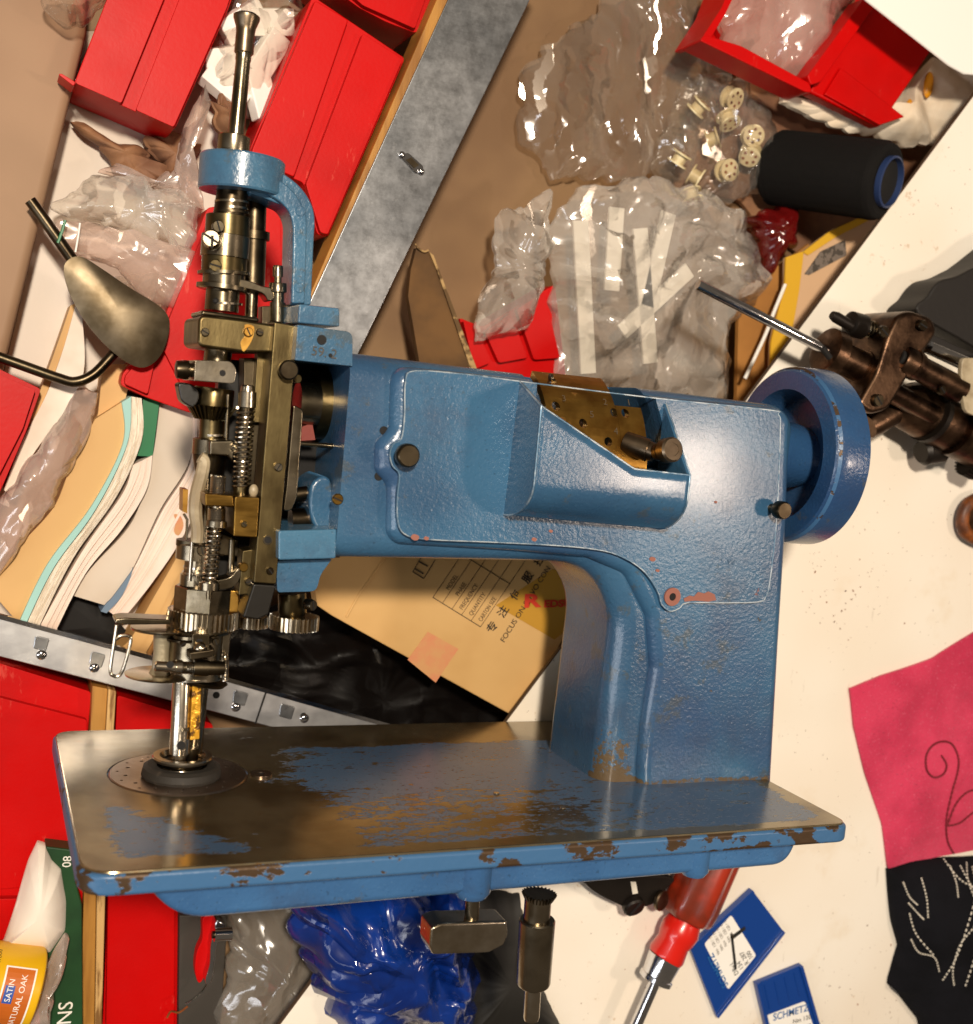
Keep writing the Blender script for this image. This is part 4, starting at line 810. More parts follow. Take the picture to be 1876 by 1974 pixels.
vd = mk('gap_shade_patch', crumple(B([(330, 1520), (430, 1510), (560, 1570), (620, 1640), (760, 1800), (560, 1790), (300, 1710)]), -.085, .006, 4, .002, 30), 'dark_void'); tag(vd, 'dark patch standing in for the shaded gap above the slotted shelf edge', 'pouch')  # near-black crumpled sheet stands in for shade between the books
o = mk('plastic_bag', crumple(B([(420, 430), (520, 450), (505, 585), (380, 820), (285, 1050), (110, 1250), (-40, 1470), (-60, 1080), (180, 760), (300, 590)]), -.056, .012, 21, .004, 50, pw=.4), 'film_pink'); tag(o, 'glossy plastic sleeve of papers at the left of the books', 'plastic bag')
ribbon_book('paper_sheet', 'white paper sheet with yellow edge behind the bent steel rod', 'paper', B([(400, -20), (330, 230), (240, 470), (120, 700), (20, 960)]), B([(430, 20), (440, 340), (330, 560), (170, 780), (60, 1000)]), -.058, 'paper', .03)
ribbon_book('paper_sheet', 'yellow edged sheet at the left of the white paper', 'paper', B([(372, -10), (300, 200), (215, 430), (138, 600), (150, 640)]), B([(398, -18), (328, 232), (238, 472), (160, 640), (165, 655)]), -.060, 'folder_tan', .03)
ribbon_book('paper_sheet', 'tan sheet between the plastic sleeve and the red bin', 'paper', B([(540, 300), (530, 420), (520, 520), (515, 560), (505, 590)]), B([(700, 300), (690, 400), (670, 440), (660, 480), (640, 500)]), -.066, 'folder_tan', .03)
# steel knee lever
c = W(230, 600, FL); kl = thing('knee_lever', 'worn steel paddle lever on a bent rod in front of the books', 'lever', (c.x, c.y, FL))
pp = sm2([(124, 520), (135, 498), (160, 494), (200, 518), (250, 552), (305, 586), (327, 610), (328, 640), (315, 680), (292, 704), (265, 707), (225, 683), (178, 635), (140, 575)], 4)
pts = [W(u, v, -.028) for u, v in pp]; cc = sum(pts, Vector()) / len(pts); V_, F_ = [], []; n = len(pts)
for lay, dz in ((0, 0), (1, -.003)):
    for j in range(1, 7):
        for p in pts:
            q = cc.lerp(p, j / 6); V_.append(Vector((q.x, q.y, q.z + dz - .005 * (j / 6) ** 2 * (1 if lay == 0 else 1))))
    V_.append(cc + Vector((0, 0, dz)))
blk = 6 * n + 1
for lay in (0, 1):
    o0 = lay * blk
    for k in range(n):
        tri = (o0 + blk - 1, o0 + k, o0 + (k + 1) % n); F_.append(tri if lay == 0 else tri[::-1])
        for j in range(5):
            q = (o0 + j * n + k, o0 + (j + 1) * n + k, o0 + (j + 1) * n + (k + 1) % n, o0 + j * n + (k + 1) % n); F_.append(q if lay == 0 else q[::-1])
for k in range(n): F_.append((5 * n + k, blk + 5 * n + k, blk + 5 * n + (k + 1) % n, 5 * n + (k + 1) % n))
mk('paddle', (V_, F_), 'paddle_steel', kl, ang=50)
mk('rod', tube(smooth([W(u, v, z) for u, v, z in ((-60, 668, -.042), (20, 696, -.042), (110, 728, -.042), (145, 736, -.042), (180, 722, -.042), (212, 690, -.042), (230, 668, -.044))], 6), .0031, 12), 'steel_dark', kl)
mk('rod', tube([W(u, v, -.040) for u, v in ((58, 386), (80, 416), (110, 458), (150, 515))], .0034, 12), 'steel_dark', kl)
# bags on the upper left
def bag(label, px, z, h, seed, mat_, name='plastic_bag', cat='plastic bag', amp=.006, sc_=44, pw=.8, **k):
    k.setdefault('gather', (seed * 47) % 180)
    o = mk(name, crumple(px, z, h, seed, amp, sc_, pw=pw, **k), mat_, ang=30); tag(o, label, cat); return o
Z1 = lambda pts: [(u * .3508, v * .3508) for u, v in pts]
bag('crumpled clear bag of small parts left of the needle bar collar', Z1([(300, 1140), (420, 1000), (520, 970), (720, 990), (860, 1010), (1000, 1040), (1110, 1130), (1120, 1300), (1010, 1450), (960, 1330), (820, 1320), (500, 1230)]), -.060, .022, 31, 'film_milky')
zb_ = bag('flat zip bag with green corner below the crumpled clear bag', Z1([(330, 1200), (430, 1215), (820, 1290), (1080, 1380), (1110, 1480), (1060, 1640), (960, 1700), (800, 1650), (640, 1480), (420, 1400), (280, 1310)]), -.050, .010, 32, 'film_pink', amp=.003)
mk('green_corner', tube([W(u, v, -.036) for u, v in Z1([(358, 1210), (345, 1260), (318, 1335)])], .0009, 6), 'green_cover', zb_); mk('seal_line', tube([W(u, v, -.0375) for u, v in Z1([(440, 1225), (430, 1300), (415, 1385)])], .0006, 6), 'label_white', zb_)
bag('clear bag of metal parts under the zip bag beside the red bin', Z1([(560, 1500), (1050, 1480), (1100, 1600), (1000, 1800), (860, 1900), (640, 1850), (540, 1650)]), -.075, .014, 33, 'film_milky')
bag('brown paper fold sticking up left of the needle bar', Z1([(375, 655), (480, 680), (620, 760), (800, 860), (980, 930), (960, 1010), (830, 1010), (640, 910), (560, 820)]), -.078, .010, 34, 'paper_brown', 'paper_fold', 'paper')
bag('dark brown crumpled paper below the top left red bin', Z1([(780, 750), (900, 735), (1100, 800), (1110, 980), (960, 990), (860, 900), (770, 810)]), -.080, .012, 35, 'paper_brown', 'paper_fold', 'paper')
bag('clear film covering the paper left of the blue bracket', Z1([(560, 960), (640, 900), (850, 1000), (1000, 900), (1080, 1060), (1130, 1200), (900, 1060), (700, 1000)]), -.066, .008, 36, 'film_pink')
bag('long zip bag edge hanging between the red bins', Z1([(1130, 470), (1165, 560), (1060, 700), (1020, 830), (985, 960), (1060, 1050), (1120, 1160), (1000, 1060), (965, 920), (980, 780), (1010, 680)]), -.052, .008, 37, 'film_pink', amp=.002)
wb = bag('pale bag of white pieces behind the steel oil cap', Z1([(1290, -60), (1640, -60), (1690, 60), (1600, 300), (1500, 560), (1380, 640), (1260, 560), (1150, 500), (1160, 320), (1210, 180)]), -.062, .026, 38, 'film_clear')
rnd = random.Random(4)
WB = ['at the left of the pale bag beside the steel rod', 'at the right of the rod inside the pale bag', 'directly behind the oil cap in the pale bag', 'at the upper right inside the pale bag', 'lowest right in the pale bag near the red bin', 'lowest left in the pale bag']
for k, (u, v, a) in enumerate(((1255, 330, .3), (1470, 300, 1.1), (1330, 120, .7), (1480, 120, .2), (1430, 520, 1.9), (1240, 480, 2.6))):
    P = W(u * .3508, v * .3508, -.056)
    o = mk('white_block', box(P, (.030, .016, .010), Matrix.Rotation(a, 3, 'Z') @ Matrix.Rotation(.3, 3, 'X')), 'label_white', bevel=.001); tag(o, 'white block ' + WB[k], 'block', 'white pieces in the bag')
bag('dark crumpled wrapper beside the thin steel rod', Z1([(1140, 540), (1220, 505), (1260, 600), (1300, 760), (1230, 740), (1170, 640)]), -.050, .010, 39, 'paper_brown', 'wrapper', 'wrapper')
bag('shiny clear bag at the top left edge of the picture', Z1([(240, -60), (560, -60), (570, 20), (520, 140), (420, 165), (350, 130), (270, 30)]), -.040, .020, 40, 'film_clear', amp=.008)
cw = mk('thin_wire', tube(smooth([W(u, v, -.070) for u, v in Z1([(745, 620), (800, 660), (840, 700), (875, 735)])], 5), .0005, 6), 'black_metal'); tag(cw, 'thin dark wire below the top left red bin', 'wire')

# ================================================================== LOWER LEFT
bk = mk('green_box', prism([(88, 1632), (138, 1638), (146, 1700), (158, 1745), (160, 1990), (78, 1990)], -.048, FL + .001), 'green_book', bevel=.001); tag(bk, 'dark green box with white lettering at the lower left', 'box')
text('BOBBINS', .0125, 'white_ink', (126, 2075), (146, 1880), -.0478, bk); text('08', .0075, 'white_ink', (136, 1672), (140, 1640), -.0478, bk)
R4 = lambda pts: [(u * .4, 1184.5 + v * .4) for u, v in pts]
bag('folded white paper pouch leaning on the green box', R4([(180, 1098), (215, 1110), (245, 1180), (290, 1230), (305, 1390), (300, 1530), (240, 1640), (100, 1640), (-20, 1640), (20, 1580), (100, 1300), (135, 1190)]), -.050, .016, 51, 'paper', 'paper_pouch', 'pouch', amp=.005, sc_=22, ridge=False)
bag('clear bag with orange contents beside the yellow can', R4([(325, 1528), (335, 1570), (270, 1750), (235, 2000), (60, 2000), (150, 1800), (210, 1690)]), -.036, .012, 52, 'film_pink', amp=.005)
# yellow can lying on its side
c0, c1 = W(-150, 1878, -.036), W(70, 1905, -.036); s_ = mpp(c1); ycan = thing('paint_can', 'yellow can with an orange label at the lower left edge', 'can', (c0.x, c0.y, FL)); ax_ = (c1 - c0).normalized(); cr_ = 76 * s_
mk('body', cyl(c0, c1, [(0, cr_), (.96, cr_), (.985, cr_ * .97), (1, cr_ * .90)], 64), 'yellow', ycan)
upv = Vector((0, 0, 1)); upv = (upv - ax_ * upv.dot(ax_)).normalized(); sdv = ax_.cross(upv)          # sdv: around the can, towards image top
if sdv.y < 0: sdv = -sdv
Lc = (c1 - c0).length
def wrap(name, uv, m, rr, parent, faces=None):
    V = []
    for s__, t__ in uv:
        a = s__ / cr_; V.append(c0 + ax_ * t__ + (upv * math.cos(a) + sdv * math.sin(a)) * rr)
    return mk(name, (V, faces), m, parent, flat=True)
def patch(name, s0, s1, t0, t1, m, rr, n=14):
    uv = [(s0 + (s1 - s0) * i / n, t) for i in range(n + 1) for t in (t0, t1)]
    wrap(name, uv, m, rr, ycan, [(2 * i, 2 * i + 1, 2 * i + 3, 2 * i + 2) for i in range(n)])
def wtext(s, size, m, s0, t0, rr):
    vs_, fs = text3(s, size, m, Vector(), (1, 0, 0), (0, 0, 1), None, raw=True)
    wrap('lettering', [(s0 + v.x, t0 - v.y) for v in vs_], m, rr, ycan, fs)
patch('label_border', -.0190, .0215, Lc - .0235, Lc - .0055, 'label_white', cr_ + .0003); patch('label', -.0180, .0205, Lc - .0225, Lc - .0065, 'orange', cr_ + .0005)
patch('label_blue', .0005, .0105, Lc - .0215, Lc - .0160, 'label_blue', cr_ + .0007); wtext('SATIN', .0046, 'white_ink', .0015, Lc - .0171, cr_ + .0009); wtext('NATURAL OAK', .0048, 'white_ink', -.0160, Lc - .0105, cr_ + .0009)
wtext('and protects exterior wood', .0042, 'ink_black', -.016, Lc - .0275, cr_ + .0005)
# bottom middle: board, lever, bags
o = mk('grey_board', prism([(346, 1765), (440, 1765), (425, 1990), (344, 1990)], -.060, FL + .001), 'grey_board', bevel=.001); tag(o, 'dark grey board under the front of the machine bed', 'board')
c = W(415, 1850, FL); hk = thing('curved_clip', 'shiny curved steel clip with a red pad under the machine bed', 'clip', (c.x, c.y, FL))
mk('red_pad', prism(sm2([(392, 1770), (412, 1765), (410, 1800), (405, 1830), (395, 1880), (383, 1895), (376, 1870), (380, 1835), (390, 1810)], 4), -.050, -.058), 'red', hk, bevel=.001)
mk('band', extr([W(u, v, -.040) for u, v in sm2([(418, 1775), (436, 1785), (430, 1800), (420, 1818), (415, 1850), (410, 1890), (400, 1900), (396, 1890), (404, 1860), (406, 1825), (412, 1800)], 4)], (0, 0, -.012)), 'chrome', hk, bevel=.001)
mk('pivot', pcyl((413, 1802), (446, 1800), -.036, 13, 24), 'chrome', hk); mk('pivot_pin', pcyl((409, 1802), (414, 1802), -.036, 7, 16), 'steel_dark', hk)
mk('wire', tube(smooth([W(u, v, -.046) for u, v in ((402, 1895), (388, 1915), (370, 1930), (358, 1936))], 5), .0007, 6), 'chrome', hk)
o = mk('thread_scrap', tube(smooth([W(u, v, -.058) for u, v in ((362, 1940), (345, 1952), (330, 1950), (322, 1962))], 5), .0007, 6), 'leather'); tag(o, 'scrap of dark thread on the red bin below the steel clip', 'thread')
bag('grey translucent bag under the front edge of the bed', [(430, 1730), (590, 1720), (600, 1800), (650, 1900), (680, 2010), (420, 2010), (432, 1880), (450, 1800)], -.058, .022, 61, 'film_grey', amp=.005)
bb = bag('bright blue plastic bag under the front edge of the bed', [(545, 1690), (700, 1680), (905, 1680), (922, 1790), (918, 1880), (900, 2010), (660, 2010), (600, 1880), (565, 1790)], .001, .045, 62, 'blue_bag', amp=.009, sc_=60, gather=12)
o = bag('black pouch between the blue bag and the white bench', [(880, 1715), (1000, 1720), (1030, 1860), (1098, 2010), (880, 2010), (915, 1860)], .001, .016, 63, 'pouch', 'black_pouch', 'pouch', amp=.003, sc_=14)
# cardboard carton seen through the throat of the machine
zb = -.012
c = W(1000, 1385, zb); bx_ = thing('cardboard_box', 'flattened brown cardboard carton with printed table seen under the machine arm', 'box', (c.x, c.y, -.05))
mk('board', prism([(1003, 1388), (860, 1309), (640, 1187), (612, 1168), (606, 1130), (640, 1030), (700, 985), (1240, 960), (1140, 1130)], zb, zb - .014), 'cardboard', bx_, bevel=.001)
mk('cut_edge', prism([(1004, 1389), (1141, 1131), (1146, 1135), (1009, 1391)], zb - .001, zb - .0145), 'cardboard_edge', bx_); mk('crease', tube([W(u, v, zb) for u, v in ((742, 1075), (690, 1150), (668, 1190))], .0009, 8), 'cardboard', bx_)
mk('tape', prism([(956, 1167), (1063, 1098), (1150, 1100), (1126, 1191), (1069, 1233)], zb + .0004, zb + .0001), 'tape', bx_)
def tline(a, b, w=.0005): mk('printed_line', extr([W(*a, zb + .0005), W(*b, zb + .0005), W(*b, zb + .0005) + Vector((w, w * .6, 0)), W(*a, zb + .0005) + Vector((w, w * .6, 0))], (0, 0, -.0003)), 'ink', bx_)
o0 = Vector((834, 1152)); stp = Vector((18.4, 11.4))
for k in range(6):
    a = o0 + stp * k; tline(tuple(a), tuple(a + Vector((86, -128))))
tline(tuple(o0), tuple(o0 + stp * 5)); tline(tuple(o0 + Vector((56, -83))), tuple(o0 + stp * 5 + Vector((56, -83))))
for k, w_ in enumerate(('MODEL', 'PHASE', 'FREQUENCY', 'QUANTITY', 'CARTON SIZE')):
    a = o0 + stp * (k + .82) + Vector((16, -23) if k < 2 else (5, -8)); text(w_, .0046, 'ink', tuple(a), tuple(a + Vector((56, -86))), zb, bx_, lift=.0006, sx=.74 if k < 4 else .64)
for ch_, a in zip('专注伺服控', ((948, 1222), (969, 1192), (993, 1158), (1016, 1126), (1038, 1092))): text(ch_, .0078, 'ink_black', a, (a[0] + 54, a[1] - 86), zb, bx_, lift=.0008, bold=.0001)
text('FOCUS ON SERVO CON', .0056, 'ink_black', (971, 1239), (1060, 1096), zb, bx_, lift=.0008, sx=.98)
text('EDSUN', .0068, 'ink_red', (1047, 1170), (1140, 1168), zb, bx_, lift=.0010, sx=1.3, bold=.0003); text('R', .0125, 'ink_red', (1008, 1170), (1060, 1168), zb, bx_, lift=.0010, sx=1.6, bold=.0005)
mk('red_stamp', prism([(786, 1272), (825, 1218), (884, 1251), (840, 1316)], zb + .0004, zb + .0001), 'ink_pale', bx_)
text('11', .011, 'ink', (812, 1113), (826, 1088), zb, bx_, lift=.0006)
for a, b in (((795, 1103), (816, 1116)), ((816, 1116), (838, 1080)), ((795, 1103), (815, 1068))): tline(a, b, .0007)
bag('black plastic bag under the cardboard carton', [(420, 1180), (620, 1150), (860, 1250), (1030, 1385), (1040, 1480), (700, 1470), (420, 1330), (330, 1260)], -.072, .022, 71, 'black_bag', 'black_bag', 'bag', amp=.006, sc_=45)

# ================================================================== UPPER RIGHT TRAY OF BAGS
fl = thing('cardboard_flap', 'torn brown cardboard flap leaning behind the machine arm', 'cardboard', tuple(W(860, 600, FL)))
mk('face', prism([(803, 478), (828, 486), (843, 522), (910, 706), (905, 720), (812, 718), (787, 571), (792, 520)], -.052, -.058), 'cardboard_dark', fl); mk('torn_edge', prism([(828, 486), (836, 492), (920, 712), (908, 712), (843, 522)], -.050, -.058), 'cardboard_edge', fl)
mk('torn_fibre', tube(smooth([W(u, v, -.05) for u, v in ((800, 470), (806, 478), (818, 485), (826, 482))], 4), .0007, 6), 'cardboard_edge', fl)
Z5 = lambda pts: [(658 + u * .3858, v * .3858) for u, v in pts]
bag('large clear bag hanging over the tan board at the top right', Z5([(1150, 130), (1300, 20), (1500, -80), (1800, -60), (1990, 250), (1900, 560), (1700, 880), (1300, 900), (1050, 900), (880, 620), (930, 350)]), -.086, .010, 81, 'film_clear', amp=.009, sc_=36)
bag('narrow crinkled clear bag above the small ribbed bin', Z5([(780, 1090), (900, 1000), (1030, 960), (1060, 1180), (1020, 1420), (930, 1600), (800, 1680), (670, 1710), (680, 1520), (770, 1380)]), -.052, .022, 82, 'film_milky', amp=.007)
WS = ['leftmost and upright in', 'short and second from left in', 'long and upright in the middle of', 'slanting at the right of', 'crossing the others at the right of']
for k, (p, w_) in enumerate((((1120, 425), (1135, 720)), ((1190, 400), (1180, 560)), ((1235, 440), (1255, 700)), ((1290, 410), (1250, 590)), ((1330, 520), (1200, 640)))):
    A, Bq = W(*p, -.066), W(*w_, -.066); dd = (Bq - A).normalized(); nn2 = Vector((-dd.y, dd.x, 0)) * .006
    o = mk('white_strip', extr([A + nn2, Bq + nn2, Bq - nn2, A - nn2], (0, 0, -.002)), 'label_white'); tag(o, 'white plastic strip ' + WS[k] + ' the milky bag', 'plastic strip', 'white strips in the milky bag')
bag('milky plastic bag full of white strips behind the brass cam', [(1062, 420), (1080, 385), (1140, 352), (1250, 342), (1382, 368), (1440, 420), (1477, 510), (1470, 570), (1405, 640), (1400, 775), (1300, 770), (1070, 745), (1065, 560)], -.064, .026, 83, 'film_milky', amp=.010, sc_=36)
# bobbins in a bag
Z6 = lambda u, v: (1250 + u * .3335, v * .3335)
BL = ['seen flat at the top of the bobbin bag', 'tipped on edge at the upper left of the bag', 'on edge right under the topmost bobbin', 'lying flat against the left end of the black spool', 'tilted in the middle of the bobbin bag', 'half hidden below the end of the black spool', 'standing on edge at the left of the bag', 'tilted at the lower left of the bag', 'showing its ring of holes, lowest flat one', 'lowest of all, seen through the milky bag']
for k, (u, v, tx, ty) in enumerate(((480, 565, .4, .3), (290, 620, -.9, .4), (460, 690, 1.0, .2), (600, 785, .2, -.3), (370, 805, -.6, .8), (590, 890, .9, -.5), (180, 920, -1.1, .3), (270, 1020, .8, .9), (450, 985, .05, .1), (250, 1130, 1.2, .2))):
    P = W(*Z6(u, v), -.070); rr = .0082
    rot = Matrix.Rotation(tx, 3, 'X') @ Matrix.Rotation(ty, 3, 'Y'); ax2 = rot @ Vector((0, 0, 1))
    t = thing('bobbin', 'cream plastic bobbin ' + BL[k], 'bobbin', tuple(P), 'cream bobbins in the clear bag')
    mk('drum', lathe(P - ax2 * .004, ax2, [(0, rr), (.0012, rr), (.0012, rr * .62), (.0075, rr * .62), (.0075, rr), (.0088, rr), (.0088, rr * .2)], 28), 'bobbin_plastic', t)
    _, a_, b2 = frame(ax2)
    for q in range(6):
        w = q * math.pi / 3; mk('hole', lathe(P + ax2 * .0049 + (a_ * math.cos(w) + b2 * math.sin(w)) * rr * .58, ax2, [(0, .0012), (.0003, .0012)], 10), 'leather', t)
bag('clear bag holding cream bobbins beside the black spool', [Z6(u, v) for u, v in ((200, 450), (380, 400), (560, 480), (700, 640), (760, 800), (660, 960), (640, 1120), (400, 1180), (120, 1150), (40, 950), (120, 720))], -.080, .022, 84, 'film_clear', amp=.008)
bag('dark brown cloth under the bobbins and the spool', [Z6(u, v) for u, v in ((540, 420), (900, 540), (1300, 740), (1600, 880), (1350, 1300), (900, 1500), (650, 1300), (500, 1150), (150, 1100), (250, 650))], -.092, .006, 85, 'paper_brown', 'brown_cloth', 'cloth', amp=.003, sc_=16)
# black spool
P0, P1 = W(1488, 322, -.078), W(1712, 350, .008); ss_ = mpp(P0); spl = thing('thread_spool', 'fat black thread spool with a blue core end', 'spool', (P0.x, P0.y, FL))
mk('thread', cyl(P0, P1, [(0, 52 * ss_), (.02, 62 * ss_), (.06, 69 * ss_), (.94, 70 * ss_), (.98, 66 * ss_), (1.0, 58 * ss_), (.985, 40 * ss_)], 56), 'thread_black', spl)
da = (P1 - P0).normalized(); Ls = (P1 - P0).length; mk('winding', helix(P0 + da * Ls * .06, P0 + da * Ls * .94, 69.6 * ss_, 52, .00055, 5, 26), 'thread_black', spl); mk('core_rim', lathe(P1 - da * .003, da, [(0, 45 * ss_), (.006, 46 * ss_), (.0065, 42 * ss_), (0, 41 * ss_)], 44, caps=False), 'spool_blue', spl); mk('core_bore', lathe(P1 - da * .002, da, [(0, 42 * ss_), (.001, 42 * ss_)], 40), 'dark_void', spl)
# foam, papers, envelope
fo = bag('crumpled white foam with orange glue spots beside the open red bin', [Z6(u, v) for u, v in ((1650, 320), (1760, 350), (1960, 440), (1960, 560), (1700, 820), (1500, 880), (1380, 800), (1150, 760), (900, 640), (760, 590), (780, 550), (1000, 600), (1330, 720), (1480, 540))], -.052, .014, 86, 'foam', 'foam_sheet', 'foam', amp=.005)
for u, v, a in ((1620, 490, 46), (1505, 650, 40)): mk('glue_spot', sphere(W(*Z6(u, v), -.038), .0085, 16, 8, (.5, 1.2, .35)), 'glue', fo)
o = mk('white_sheet', prism([(1672, -60), (1668, -2), (1797, 99), (1830, 125), (1860, 142), (1960, 150), (1960, -60)], .012, .009), 'label_white', bevel=.002); tag(o, 'plain off-white plastic sheet in the top right corner', 'sheet')
o = mk('kraft_sheet', prism([(1425, 560), (1520, 500), (1560, 470), (1520, 700), (1420, 790)], -.072, -.076), 'kraft'); tag(o, 'brown kraft paper left of the yellow envelope', 'paper')
en = mk('envelope', prism([(1516, 497), (1548, 486), (1610, 440), (1700, 420), (1720, 400), (1540, 720), (1485, 760), (1488, 660), (1515, 545)], -.056, -.060), 'kraft_pale'); tag(en, 'pale padded envelope with a yellow border along the bench edge', 'envelope')
mk('yellow_border', prism([(1516, 496), (1550, 484), (1541, 560), (1524, 658), (1512, 740), (1484, 760), (1487, 660), (1514, 545)], -.0545, -.0562), 'envelope', en); mk('yellow_border', prism([(1548, 486), (1600, 446), (1690, 405), (1700, 412), (1610, 458), (1558, 492)], -.0545, -.0562), 'envelope', en)
mk('sticker', prism([(1552, 528), (1582, 485), (1630, 462), (1632, 492), (1560, 530)], -.0552, -.0562), 'sticker_grey', en)
o = mk('white_string', tube(smooth([W(u, v, -.052) for u, v in ((1514, 548), (1492, 602), (1478, 640), (1455, 690), (1436, 730))], 4), .0014, 8), 'label_white'); tag(o, 'white string running along the brown kraft paper', 'cord')
bag('dark red translucent bag below the black spool', [Z6(u, v) for u, v in ((560, 1270), (700, 1200), (870, 1170), (850, 1400), (760, 1520), (690, 1600), (640, 1420))], -.068, .014, 87, 'film_red')

# ================================================================== ON THE WHITE BENCH
dv = thing('sewing_attachment', 'rusty brown iron attachment with a long steel rod lying on the bench', 'attachment', tuple(W(1720, 730, 0)))
dd = (W(1620, 688, .04) - W(1345, 548, .04)).normalized()
mk('rod', pcyl((1345, 548), (1622, 690), .045, [(0, 9), (.01, 10), (1, 10)], 24), 'chrome', dv)
mk('flange', pcyl((1588, 672), (1612, 684), .042, [(0, 30), (.15, 44), (.9, 46), (1, 42)], 40), 'iron_brown', dv); mk('barrel', pcyl((1612, 684), (1700, 728), .042, [(0, 30), (.5, 30), (.5, 35), (1, 35)], 36), 'iron_brown', dv)
mk('flange_slot', pcyl((1600, 690), (1586, 671), .0545, 6, 12), 'dark_void', dv)
mk('yoke', extr([W(u, v, .060) for u, v in rounded([(1732, 608), (1755, 597), (1800, 612), (1810, 640), (1768, 700), (1715, 790), (1680, 800), (1656, 780), (1690, 720), (1712, 650)], 12, 4)], (0, 0, -.046)), 'iron_brown', dv, bevel=.004)
mk('sleeve', pcyl((1735, 690), (1850, 752), .056, [(0, 24), (.04, 28), (.28, 28), (.28, 24), (1, 26)], 36), 'iron_brown', dv); mk('bore', pcyl((1730, 687), (1737, 691), .056, 17, 24), 'dark_void', dv)
mk('lower_shaft', pcyl((1690, 740), (1800, 800), .044, 20, 26), 'iron_brown', dv); mk('lower_body', pcyl((1730, 770), (1900, 862), .030, [(0, 30), (.1, 46), (.5, 50), (1, 50)], 36), 'iron_brown', dv)
mk('upper_rod', pcyl((1790, 668), (1960, 740), .050, 12, 20), 'chrome', dv); mk('black_rail', extr([W(u, v, .052) for u, v in ((1790, 640), (1960, 720), (1960, 745), (1782, 662))], (0, 0, -.02)), 'black_plate', dv, bevel=.001)
for (p, q, z_, r_, m_) in (((1668, 700), (1676, 704), .0455, 38, 'iron_brown'), ((1756, 700), (1762, 703), .056, 30, 'iron_brown'), ((1790, 800), (1798, 804), .034, 53, 'black_metal'), ((1836, 826), (1846, 831), .034, 53, 'iron_brown')):
    mk('collar', pcyl(p, q, z_, r_, 32), m_, dv)
for u, v, z_, r_ in ((1700, 640, .0605, 12), (1775, 628, .0605, 11), (1690, 772, .0605, 12), (1812, 752, .062, 9)): slot_screw(u, v, z_, r_, .003, 'steel_dark', ang=35 + u % 60, parent=dv)
mk('side_boss', pcyl((1672, 822), (1724, 790), .028, [(0, 24), (.2, 27), (1, 27)], 30), 'iron_brown', dv)
mk('thumb_screw', pcyl((1632, 622), (1700, 640), .040, [(0, 10), (.1, 24), (.45, 24), (.5, 14), (1, 14)], 30), 'black_metal', dv); mk('thumb_wing', pcyl((1604, 607), (1640, 628), .044, [(0, 8), (.2, 11), (1, 11)], 20), 'black_metal', dv); mk('screw_thread', phelix((1660, 630), (1698, 640), .040, 15, 7, 2.2), 'steel', dv)
mk('lower_screw', pcyl((1775, 872), (1838, 862), .022, [(0, 20), (.1, 26), (.6, 26), (.6, 18), (1, 18)], 30), 'black_metal', dv); P = W(1862, 890, .026); mk('pinion', gear(P, dd, .0105, .0085, .012, 22), 'black_metal', dv, flat=True)
mk('cream_tab', extr([W(u, v, .064) for u, v in sm2([(1855, 700), (1876, 690), (1960, 700), (1960, 800), (1876, 800), (1858, 770)], 4)], (0, 0, -.004)), 'nylon', dv, bevel=.001)
mk('black_guard', prism(sm2([(1770, 604), (1790, 570), (1812, 542), (1845, 532), (1880, 515), (1980, 470), (1980, 740), (1876, 668)], 4), .034, .004), 'black_plate', dv, bevel=.002)
o = thing('brown_clamp', 'small brown clamp at the right edge below the iron attachment', 'clamp', tuple(W(1876, 1000, 0)))
mk('loop', tube(smooth([W(u, v, .008) for u, v in ((1900, 958), (1872, 968), (1858, 988), (1856, 1012), (1866, 1030), (1900, 1046), (1930, 1040), (1940, 1000), (1930, 960))], 4, True), .0052, 12, True), 'leather', o); mk('pad', prism(sm2([(1900, 950), (1870, 972), (1862, 1000), (1870, 1028), (1900, 1040), (1930, 1000)], 3), .007, .001), 'iron_brown', o)
# screwdriver
sd = thing('screwdriver', 'red handled screwdriver lying with its shaft towards the lower edge', 'screwdriver', tuple(W(1290, 1830, 0)))
zz = .022
mk('handle', lathe(W(1392, 1612, zz), W(1310, 1800, zz) - W(1392, 1612, zz), [(0, .012), (.003, .0185), (.012, .0200), (.052, .0200), (.0605, .0190), (.063, .0175)], 48, flute=6, fdep=.13), 'handle_red', sd)
mk('collar', pcyl((1325, 1768), (1282, 1846), zz, [(0, 30), (.3, 38), (.5, 36), (.62, 32), (.92, 36), (1, 34)], 36), 'collar_red', sd); mk('ferrule', pcyl((1283, 1845), (1262, 1892), zz, [(0, 33), (.1, 33), (.75, 30), (.78, 33), (.95, 33), (1, 28)], 36), 'chrome', sd); mk('shaft', pcyl((1264, 1890), (1190, 2060), zz, 11.5, 24), 'chrome', sd)
# needle packs
def pack(label, a, b_, c_, d_, lab, z=.0045):
    t = thing('needle_pack', label, 'needle pack', tuple(W(*a, 0)), 'blue needle packs')
    mk('case', prism([a, b_, c_, d_], z, .0006), 'pack_blue', t, bevel=.0004)
    A, Bq, Cq, Dq = (W(*p, z) for p in (a, b_, c_, d_)); w = (Bq - A).normalized() * .0030
    mk('side_rail', extr([A, A + w, Dq + w, Dq], (0, 0, .0014)), 'pack_blue', t, bevel=.0004); mk('side_rail', extr([Bq - w, Bq, Cq, Cq - w], (0, 0, .0018)), 'pack_blue', t, bevel=.0004)
    mk('label', prism(rounded(lab, 5), z + .0004, z + .0001), 'label_white', t); return t
pk = pack('blue needle pack lying at a slant beside the screwdriver', (1450, 1715), (1512, 1797), (1383, 1962), (1330, 1826), [(1410, 1764), (1458, 1842), (1404, 1908), (1358, 1820)])
pa = W(1410, 1764, 0)
